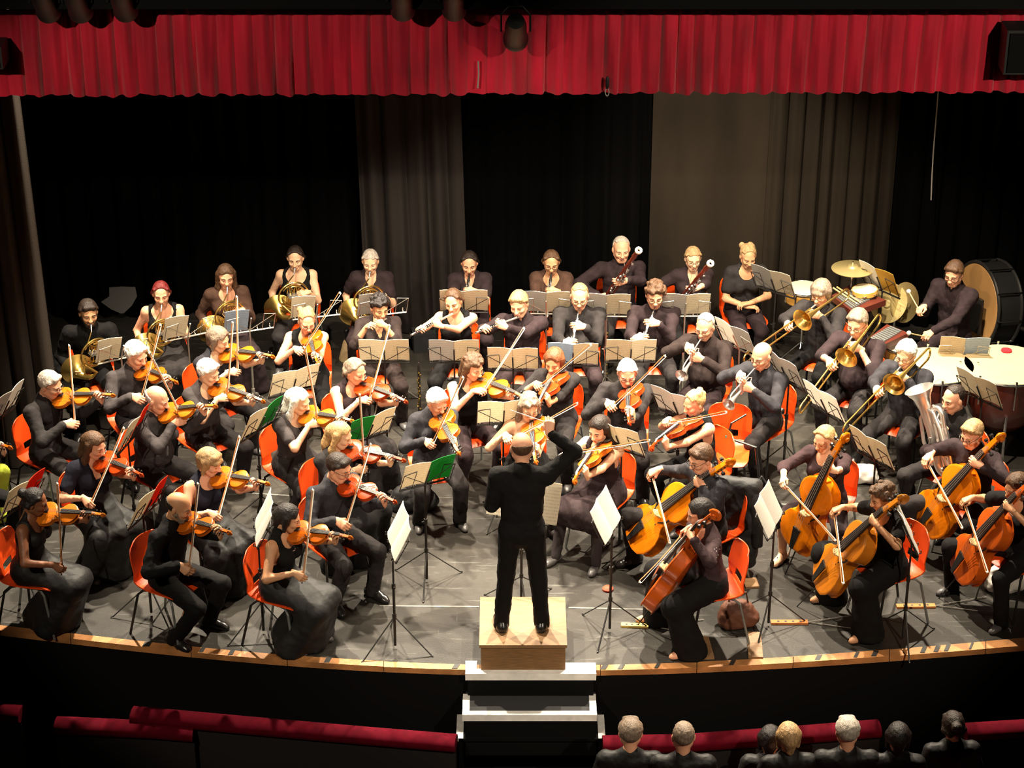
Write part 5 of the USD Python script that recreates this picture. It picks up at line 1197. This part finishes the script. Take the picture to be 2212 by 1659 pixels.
# conductor
s = Person('conductor', (1127, 966), 180, stand=True, base_z=.25, hair=('bald', 'brown'), skin='rosy', top=('long', 'black', 'jacket'), low_mat='black', lean=.06, nod=.1, turn=6, spread=.14, size=1.0)
hx = at_y(1187, 914, s.base[1] + .16); s.arm(-1, hx, u=Z * .9 + s.f * .4, up=-s.f, curl=.6, hint=-s.cl * 1.0 - Z * .7); s.arm(1, s.w(s.P + s.f * .34 + s.l * .1 + Z * .26), u=s.f + Z * .2, up=s.l + Z * .4, curl=.3, hint=s.cl * .35 - Z * .8 - s.f * .4)
s.build('bald conductor in black jacket standing on the podium with raised arm', group=MUS)
g = s.w(s.W[-1]) + s.hand[-1][0] @ V(.08, .02, -.03); dd = aim(g, 1098, 884, .4, False)
r = frame_thing('baton', 'white baton in the raised hand of the conductor', 'baton', g, rot_axis(dd, Z)); part(r, 'stick', tube([(.0, 0, 0), (.38, 0, 0)], [.004, .002], 6), 'ivory'); part(r, 'grip', tube([(-.05, 0, 0), (-.03, 0, 0), (.01, 0, 0)], [.006, .011, .004], 8), 'stick_wood')
p = PODIUM + V(-.01, .66, 0); rz = -math.pi / 2 - .33
copy_of(STAND['black'], 'folding black music stand before the conductor', p, R=np.array([[math.cos(rz), -math.sin(rz), 0], [math.sin(rz), math.cos(rz), 0], [0, 0, .84]])); sheet_music('cream conducting score on the stand beyond the conductor', p - Z * .15, rz, ('cream', 'cream'), w=.3, hgt=.34)

# ------------------------------------------------------------------ percussion
def timpani(px, py, rad, lab):
    c = at(px, py, .86) * V(1, 1, 0); r = thing('timpani', lab, 'kettledrum', c, group='kettledrums')
    part(r, 'bowl', lathe([(.0, .22), (rad * .45, .25), (rad * .75, .36), (rad * .93, .55), (rad, .82), (rad * .98, .82), (0, .8)], 40), 'copper_red', 40); part(r, 'drumhead', lathe([(rad + .012, .835), (rad + .008, .858), (rad * .97, .862), (0, .862)], 44), 'drumhead', 40)
    a = np.linspace(0, 2 * np.pi, 45)[:-1]; part(r, 'hoop', tube(np.stack([(rad + .015) * np.cos(a), (rad + .015) * np.sin(a), 0 * a + .845], 1), .012, 8, closed=True), 'chrome')
    for k in range(8): t = k * math.pi / 4; d = V(math.cos(t), math.sin(t), 0); part(r, 'tuning_rod', join(tube([d * (rad + .03) + Z * .84, d * (rad + .02) + Z * .6], .007, 6), tube([d * (rad + .03) + Z * .84, d * (rad + .03) + Z * .885], .012, 6)), 'chrome')
    for k in range(3): t = k * 2.094 + .4; d = V(math.cos(t), math.sin(t), 0); part(r, 'leg', tube([d * rad * .9 + Z * .5, d * (rad * .98) + Z * .2, d * rad * 1.05 + Z * .0], .014, 7), 'chrome')


timpani(2020, 788, .36, 'kettledrum behind the white-haired trombone player'); timpani(2176, 786, .40, 'kettledrum with a red felt disc on its skin')
single('felt_disc', lathe([(0, 0), (.05, 0), (.05, .012), (0, .014)], 20).apply_translation(at(2174, 758, .865)), 'lips' if 0 else 'red_felt', 'red felt disc on the skin of the kettledrum', 'felt disc') if M.setdefault('red_felt', mat('red_felt', (.6, .01, .02), .9)) else 0
# bass drum on its stand, tilted
c = at(2138, 655, .8); ax = unit(V(-.94, -.32, .08)); R = rot_axis(V(.62, -.75, 0), ax); R = np.column_stack([unit(np.cross(Z, ax)), unit(np.cross(ax, np.cross(Z, ax))), ax])
r = frame_thing('bass_drum', 'large bass drum with golden skin behind the young drummer', 'drum', c, R); rad = .40
part(r, 'shell', lathe([(rad, -.1), (rad, .15)], 48), 'black_steel', 40); part(r, 'drumhead', lathe([(rad + .004, .14), (rad * .98, .158), (0, .16)], 48), 'bass_head', 40); part(r, 'drumhead', lathe([(0, -.12), (rad, -.118), (rad, -.1)], 48), 'bass_head', 40)
a = np.linspace(0, 2 * np.pi, 49)[:-1]
for z in (.145, -.105): part(r, 'hoop', tube(np.stack([(rad + .012) * np.cos(a), (rad + .012) * np.sin(a), 0 * a + z], 1), .018, 8, closed=True), 'stand_black')
for k in range(10): t = k * .6283; part(r, 'lug', tube([((rad + .03) * math.cos(t), (rad + .03) * math.sin(t), .16), ((rad + .03) * math.cos(t), (rad + .03) * math.sin(t), -.11)], .008, 6), 'chrome')
Ri = R.T; dn = Ri @ V(0, 0, -1)
for sx in (-.32, .32):
    for sz in (-.16, .16): p0 = V(sx, 0, sz) + dn * .3; part(r, 'leg', tube([p0, p0 + dn * (c[2] - .3)], .014, 7), 'black_steel')


def drum_stand(r, h, rr=.26):
    for k in range(3): t = k * 2.094 + .3; d = V(math.cos(t), math.sin(t), 0); part(r, 'leg', tube([Z * .3, d * rr + Z * .01], .009, 6), 'chrome')
    part(r, 'pole', tube([Z * .1, Z * h], .012, 8), 'chrome')


c = at(1738, 622, .88) * V(1, 1, 0); r = thing('snare_drum', 'wooden snare drum with white skin behind the trombones', 'drum', c); drum_stand(r, .72)
part(r, 'shell', lathe([(.175, .74), (.175, .87)], 32), 'snare_wood', 40); part(r, 'drumhead', lathe([(.178, .868), (.172, .882), (0, .884)], 32), 'drumhead_white', 40)
a = np.linspace(0, 2 * np.pi, 33)[:-1]
for z in (.875, .745): part(r, 'hoop', tube(np.stack([.184 * np.cos(a), .184 * np.sin(a), 0 * a + z], 1), .008, 6, closed=True), 'chrome')
for k in range(8): t = k * math.pi / 4 + .2; part(r, 'lug', tube([(.187 * math.cos(t), .187 * math.sin(t), .74), (.187 * math.cos(t), .187 * math.sin(t), .885)], .009, 6), 'chrome')
c = at_y(1842, 576, 20.1); r = thing('suspended_cymbal', 'bronze cymbal on a tall stand before the pleated drape', 'cymbal', c * V(1, 1, 0)); h = c[2]; drum_stand(r, h)
part(r, 'cymbal', lathe([(.205, h - .02), (.06, h), (.045, h + .018), (.0, h + .024), (.0, h + .02), (.042, h + .014), (.058, h - .004), (.205, h - .024)], 44), 'cymbal_bronze', 30); part(r, 'wing_nut', tube([Z * (h + .01), Z * (h + .05)], .01, 8), 'chrome')
# glockenspiel trays
def tray(quad, z, lab, n, cat_='glockenspiel'):
    q = [at(*p, z) for p in quad]; c = sum(q) / 4; r = thing('glockenspiel', lab, cat_, c * V(1, 1, 0), group='tuned bar trays'); P = lambda u, v, dz: (q[0] * (1 - u) * (1 - v) + q[1] * u * (1 - v) + q[2] * u * v + q[3] * (1 - u) * v - c) * V(1, 1, 0) + Z * (z + dz)
    hexa = lambda u0, u1, v0, v1, z0, z1: trimesh.convex.convex_hull(np.array([P(u, v, w_) for u in (u0, u1) for v in (v0, v1) for w_ in (z0, z1)]))
    part(r, 'tray', hexa(0, 1, 0, 1, -.07, -.01), 'bar_wood', False)
    for k in range(n): u = .05 + .9 * k / n; part(r, 'bar', hexa(u, u + .62 / n, .12 + .12 * k / n, .88 - .12 * k / n, -.008, .006), 'grey_steel', False)
    for u, v in ((.08, .1), (.92, .1), (.92, .9), (.08, .9)): p0 = P(u, v, -.07); part(r, 'leg', tube([p0, p0 * V(1, 1, 0)], .012, 6), 'black_steel')
    return q, c


q, c1 = tray([(1797, 636), (1838, 612), (1914, 646), (1842, 672)], .92, 'glockenspiel in a dark red tray under the tambourine', 12)
q, c2 = tray([(1874, 730), (1916, 698), (1963, 717), (1902, 746)], .84, 'glockenspiel with pale rails behind the burly trombone man', 10)
r = frame_thing('tambourine', 'cream tambourine lying on the red glockenspiel tray', 'tambourine', at(1868, 633, .935), rot_axis(V(1, .1, .08), Z))
part(r, 'frame', lathe([(.125, 0), (.125, .045), (.118, .045), (.118, 0), (.125, 0)], 30), 'snare_wood', 30); part(r, 'drumhead', lathe([(.125, .044), (0, .046)], 30), 'drumhead_white', 30)
for k in range(7): t = k * .8976; part(r, 'jingle', lathe([(0, .018), (.022, .018), (.022, .024), (0, .024)], 10).apply_translation((.122 * math.cos(t), .122 * math.sin(t), 0)), 'chrome')
for k, (a, b, l) in enumerate([((1800, 622), (1850, 655), 'drumstick across the red tray, nearest the drape'), ((1808, 620), (1858, 653), 'drumstick across the red tray, nearest the tambourine')]):
    u, v = at(*a, .94), at(*b, .94); r = thing('drumstick', l, 'drumstick', u, group='drumsticks on the tray'); part(r, 'stick', tube([V(0, 0, 0), (v - u) * .8, (v - u) * .95, v - u], [.009, .008, .005, .004], 8), 'stick_wood'); part(r, 'tip', trimesh.creation.icosphere(1, .008).apply_translation(v - u), 'ivory', True)
r = thing('crash_cymbals', 'pair of tilted crash cymbals on a rack before the young drummer', 'cymbals', at(1935, 660, .75) * V(1, 1, 0)); drum_stand(r, .6)
for k, (dx, a_) in enumerate(((-.08, V(-.6, -.6, .5)), (.1, V(.6, -.75, .25)))):
    Rm = rot_axis(np.cross(unit(a_), V(0, 1, 0)), unit(a_)); part(r, 'cymbal', moved(lathe([(.2, -.02), (.06, 0), (.045, .018), (0, .024), (0, .02), (.042, .014), (.058, -.004), (.2, -.024)], 40), Rm, (dx, 0, .78)), 'cymbal_bronze', 30)
part(r, 'cross_bar', tube([(-.12, 0, .6), (-.08, 0, .76), (.0, 0, .7), (.1, 0, .76)], .009, 7), 'chrome')
c = at(1946, 745, .72) * V(1, 1, 0); r = thing('tom_drum', 'small white-skinned drum behind the white-haired trombone player', 'drum', c); drum_stand(r, .5, .2); part(r, 'shell', lathe([(.15, .52), (.15, .71)], 28), 'snare_wood', 40); part(r, 'drumhead', lathe([(.154, .705), (.15, .72), (0, .722)], 28), 'drumhead_white', 40)
a = np.linspace(0, 2 * np.pi, 29)[:-1]; part(r, 'hoop', tube(np.stack([.158 * np.cos(a), .158 * np.sin(a), 0 * a + .71], 1), .008, 6, closed=True), 'chrome')
s = Person('young drummer in dark shirt', (2061, 590), -42, hair=('short', 'brown'), skin='rosy', glasses=True, top=('long', 'plum', 'collar'), low_mat='plum', nod=.3, seat=.55, turn=10)
s.arm(-1, at_y(1988, 672, s.base[1] - .25), u=s.f, up=Z - s.cl * .3, curl=.7); s.arm(1, at_y(2002, 727, s.base[1] - .38), u=s.f, up=Z + s.cl * .3, curl=.7, hint=s.cl * .6 - Z * .7); s.build('young drummer in dark shirt reaching out with two mallets', group=MUS)
for sd, (px, py), l in ((-1, (1962, 628), 'raised'), (1, (1962, 719), 'lowered')):
    g = s.w(s.W[sd]) + s.hand[sd][0] @ V(.08, 0, -.028); d = aim(g, px, py, .3, sd == 1); r = frame_thing('mallet', 'felt-headed mallet in the %s hand of the young drummer' % l, 'mallet', g, rot_axis(d, Z)); part(r, 'stick', tube([(-.06, 0, 0), (.28, 0, 0)], .006, 7), 'stick_wood'); part(r, 'head', moved(trimesh.creation.icosphere(2, .022), None, (.29, 0, 0)), 'felt', True)
r = thing('drum_stool', 'black backed stool under the young drummer', 'stool', s.base, s.rz); part(r, 'seat', lathe([(0, .49), (.17, .49), (.18, .51), (.18, .54), (.16, .555), (0, .555)], 24), 'stand_black', 40); part(r, 'pole', tube([(0, 0, .2), (0, 0, .5)], .02, 8), 'chrome')
bk = np.array([[(-.2 + .03 * (1 - (v / .2) ** 2) * 0 - .0, v, zz) for zz in np.linspace(.62, .98, 6)] for v in np.linspace(-.2, .2, 9)]); bk[:, :, 0] += .05 * (bk[:, :, 1] / .2) ** 2; part(r, 'backrest', sheet(bk, .03), 'stand_black', 40); part(r, 'back_post', tube([(-.1, 0, .5), (-.2, 0, .52), (-.21, 0, .7)], .014, 7), 'chrome')
for k in range(3): t = k * 2.094; part(r, 'leg', tube([(0, 0, .25), (.26 * math.cos(t), .26 * math.sin(t), .01)], .012, 6), 'chrome')

# ------------------------------------------------------------------ things on the floor
for k, cc in dict(bag_brown=(.10, .03, .012), bag_white=(.72, .68, .62), bag_black=(.01, .01, .011), lime=(.62, .75, .06), amp_black=(.015, .015, .016), teal=(.02, .3, .28), board_yellow=(.75, .48, .12), board_orange=(.55, .17, .04), cap_red=(.65, .05, .015), cardboard=(.55, .38, .2), jacket_wool=(.008, .0085, .009)).items(): mat(k, cc, .7, var=.15, bump=.2)
c = at(1568, 975, .45) * V(1, 1, 0); copy_of(CHAIR, 'empty orange chair beside the viola woman with golden updo', c, math.radians(-90 - 12))
r = thing('mute', 'tan conical horn mute standing on the floor', 'mute', at(751, 776)); part(r, 'cone', lathe([(0, 0), (.085, 0), (.088, .01), (.04, .2), (.03, .21), (0, .21)], 22), 'cardboard', 40); part(r, 'stem', tube([Z * .21, Z * .3], [.02, .018], 10), 'lamp_black'); part(r, 'knob', moved(trimesh.creation.icosphere(2, .03), None, (0, 0, .31)), 'lamp_black', True)
r = thing('amplifier', 'small black amplifier box on the floor behind the flute woman', 'box', at(925, 752), .2); part(r, 'cabinet', box((-.16, -.1, .0), (.16, .1, .2)), 'amp_black', False); part(r, 'handle', tube([(-.06, 0, .2), (-.05, 0, .23), (.05, 0, .23), (.06, 0, .2)], .008, 6), 'black_steel')
r = thing('straight_mute', 'silver mute lying on the floor near the sleeveless violin woman', 'mute', at(855, 905), 0.1); part(r, 'cone', lathe([(0, 0), (.025, 0), (.035, .12), (.04, .2), (0, .2)], 16, 'x').apply_translation((-.12, 0, .042)), 'silver', 40); part(r, 'cap', lathe([(0, .2), (.045, .2), (.045, .23), (0, .23)], 16, 'x').apply_translation((-.12, 0, .045)), 'ivory', 40)
for px, py, hgt, lab in [(907, 905, .6, 'spare clarinet on a peg behind the white-haired viola woman'), (1309, 842, .75, 'spare clarinet with gilt keys beside the white-haired viola man')]:
    r = thing('spare_clarinet', lab, 'clarinet', at(px, py), group='spare clarinets on pegs'); part(r, 'tube', lathe([(.03, .02), (.02, .06), (.013, .15), (.013, hgt * .9), (.008, hgt), (0, hgt)], 12), 'grenadilla', 40)
    for k in range(3): t = k * 2.094; part(r, 'peg_leg', tube([(0, 0, .03), (.13 * math.cos(t), .13 * math.sin(t), .008)], .006, 6), 'black_steel')
    rr = random.Random(px); part(r, 'keys', join(*[tube([(.012 * math.cos(a), .012 * math.sin(a), z), (.022 * math.cos(a), .022 * math.sin(a), z)], .009, 8) for a, z in [(-math.pi / 2 + rr.uniform(-1, 1), hgt * (.2 + .045 * k)) for k in range(15)]]), 'brass')


def bag(name, px, py, size, m, lab, seed, handle=True):
    c = at(px, py); r = thing(name, lab, 'bag', c); Fd = Field((-.35, -.35, -.02), (.35, .35, .6), .016); sx, sy, sz = size
    Fd.cone((-sx * .6, 0, sz * .35), (sx * .6, 0, sz * .35), sy, k=.02); Fd.cone((-sx * .5, 0, sz * .8), (sx * .5, 0, sz * .75), sy * .6, k=.06); Fd.keep(lambda x, y, z: .002 - z + 0 * x + 0 * y)
    part(r, 'pouch', rumple(Fd.mesh(), .025, 11, seed), m, True)
    if handle: part(r, 'handle', tube([(-.08, 0, sz * .9), (-.06, 0, sz + .08), (.06, 0, sz + .08), (.08, 0, sz * .9)], .008, 6), m)


bag('handbag', 1592, 1352, (.12, .1, .24), 'bag_brown', 'brown leather bag under the chair of the sequined cello woman', 1)
bag('carrier_bag', 1864, 1040, (.1, .085, .16), 'bag_white', 'crumpled white bag on the floor behind the strawberry-blonde cello woman', 2, False)
bag('satchel', 893, 1098, (.2, .1, .2), 'bag_black', 'black bag on the floor before the white-haired viola woman', 3)
bag('shoulder_bag', 800, 1132, (.1, .09, .18), 'bag_white', 'pale patterned bag beside the young violin man', 4)
bag('rucksack', 2172, 1275, (.14, .1, .25), 'bag_white', 'white bag with black strap beside the cello woman with brown bob', 5)
bag('gym_bag', 140, 812, (.16, .12, .2), 'bag_black', 'dark case beside the bearded horn man', 6)
for px, py, L, rot, m, lab in [(1371, 1353, .22, -.06, 'board_yellow', 'yellow endpin board before the sequined cello woman'), (1705, 1346, .30, 0, 'board_orange', 'orange endpin board before the curly-haired cello woman'), (1978, 1311, .32, .03, 'board_orange', 'orange endpin board before the cello woman with brown bob')]:
    r = thing('endpin_board', lab, 'endpin board', at(px, py), rot, group='endpin boards of the cellos'); part(r, 'board', box((-L / 2, -.025, 0), (L / 2, .025, .018)), m, False)
    for k in range(4): part(r, 'socket', lathe([(0, .018), (.01, .018), (.01, .0195), (0, .0195)], 10).apply_translation(((k - 1.5) * L * .2, 0, 0)), 'tape_black')
    for e in (-.12, .12): part(r, 'strap', tube([(L / 2, 0, .012), (L / 2 + .45, e, .01)], .004, 5), 'rope_white')
for px, py, rot, L, lab in [(1521, 1402, .08, .30, 'wooden plank under the front of the sequined cello woman chair'), (1630, 1396, -.05, .36, 'wooden plank under the back leg of the front cello chair'), (1622, 1262, .1, .14, 'short wooden offcut behind the front cello chair')]:
    single('plank', box((-.058, -L / 2, 0), (.058, L / 2, .02)).apply_transform(trimesh.transformations.rotation_matrix(rot, [0, 0, 1])).apply_translation(at(px, py)), 'plywood', lab, 'plank', 'loose planks on the stage', smooth=False)
single('rosin_tin', lathe([(0, 0), (.045, 0), (.047, .015), (.03, .03), (0, .034)], 20).apply_translation(at(1313, 1274)), 'cap_red', 'round red tin under the stand of the young viola woman', 'tin')
c = at(-6, 1075, .25); r = thing('lime_cushion', 'lime green cushion at the hall corner of the violins', 'cushion', c * V(1, 1, 0), .4); Fd = Field((-.3, -.3, -.02), (.3, .3, .62), .016); Fd.cone((-.06, 0, .18), (.04, 0, .48), .12, .1, k=.02, w=(0, 1, 0), e=.5); Fd.cone((-.06, 0, .08), (.06, 0, .08), .08, k=.05); Fd.keep(lambda x, y, z: .002 - z + 0 * x + 0 * y); part(r, 'cover', Fd.mesh(), 'lime', True)
# jacket over the chair of the cello man
c = at(1592, 1050, .8) * V(1, 1, 0); r = thing('hanging_jacket', 'black jacket draped over the chair back of the slate-shirted cello man', 'jacket', c)
Fd = Field((-.4, -.4, 0), (.4, .4, 1.0), .016); Fd.cone((-.12, 0, .84), (.14, -.06, .84), .07, k=.05); Fd.cone((-.1, 0, .75), (-.12, -.02, .3), .09, .1, k=.06); Fd.cone((.1, -.04, .78), (.12, -.05, .12), .09, .08, k=.06); Fd.cone((0, 0, .75), (0, -.02, .25), .1, .12, k=.06); part(r, 'cloth', rumple(Fd.mesh(), .03, 8, 4), 'jacket_wool', True); part(r, 'sleeve', rumple(join(tube([(.13, -.08, .78), (.17, -.12, .6), (.18, -.12, .3)], [.06, .055, .045], 12)), .01, 10), 'jacket_wool', True)
# black boom stand with instrument hooks
c = at(1640, 1120) * V(1, 1, 0); r = thing('boom_stand', 'black boom tripod with teal ribbon behind the slate-shirted cello man', 'stand', c); top = at_y(1571, 945, c[1] + .15) - c
part(r, 'pole', tube([Z * .25, Z * .55 + top * .2, top], .013, 8), 'black_steel'); part(r, 'boom', tube([top, top + V(.03, .0, .14), top + V(.16, .05, .2)], .009, 7), 'black_steel'); part(r, 'ribbon', tube([top + Z * .02, top - Z * .04 + V(.005, -.01, 0)], .018, 8), 'teal')
for k in range(3): t = k * 2.094 - .6; part(r, 'leg', tube([Z * .42, (.38 * math.cos(t), .38 * math.sin(t), .012)], .011, 7), 'black_steel')

# ------------------------------------------------------------------ audience heads before the stage
for px, py, psi, fem, hair, lab in [(1362, 1582, 178, False, ('short', 'mixed'), 'short brown-haired listener, nearest the steps'), (1476, 1590, 182, False, ('thin', 'mixed'), 'balding listener second from the steps'), (1664, 1598, 170, True, ('bob', 'black'), 'dark-haired listener leaning by the fair one'), (1703, 1592, 185, True, ('bob', 'fair'), 'fair-haired listener beside the dark one'), (1831, 1580, 180, False, ('short', 'grey'), 'grey-haired listener sitting alone'), (1940, 1592, 176, True, ('bob', 'black'), 'black-haired listener in shadow'), (2058, 1566, 184, True, ('bun', 'dark'), 'tall listener with gathered dark hair')]:
    s = Person(lab, (px, py), psi, fem=fem, hair=hair, top=('long', 'gown', 'scoop'), base_z=-1.3 if px == 1664 else -1.1, nod=.1, skin='rosy'); s.build(lab + ' seen from behind', group='audience before the stage')
    r = thing('theatre_seat', 'dark red theatre seat of the ' + lab, 'seat', s.base, s.rz, group='seats of the audience'); part(r, 'seat', box((-.22, -.24, .36), (.24, .24, .44)), 'rail_red', False); part(r, 'backrest', sheet(np.array([[(-.24 - .05 * zz, y, .4 + zz) for zz in np.linspace(0, .5, 5)] for y in np.linspace(-.24, .24, 5)]), .07), 'rail_red', 40); part(r, 'pedestal', box((-.15, -.2, 0), (.15, .2, .36)), 'hall_dark', False)
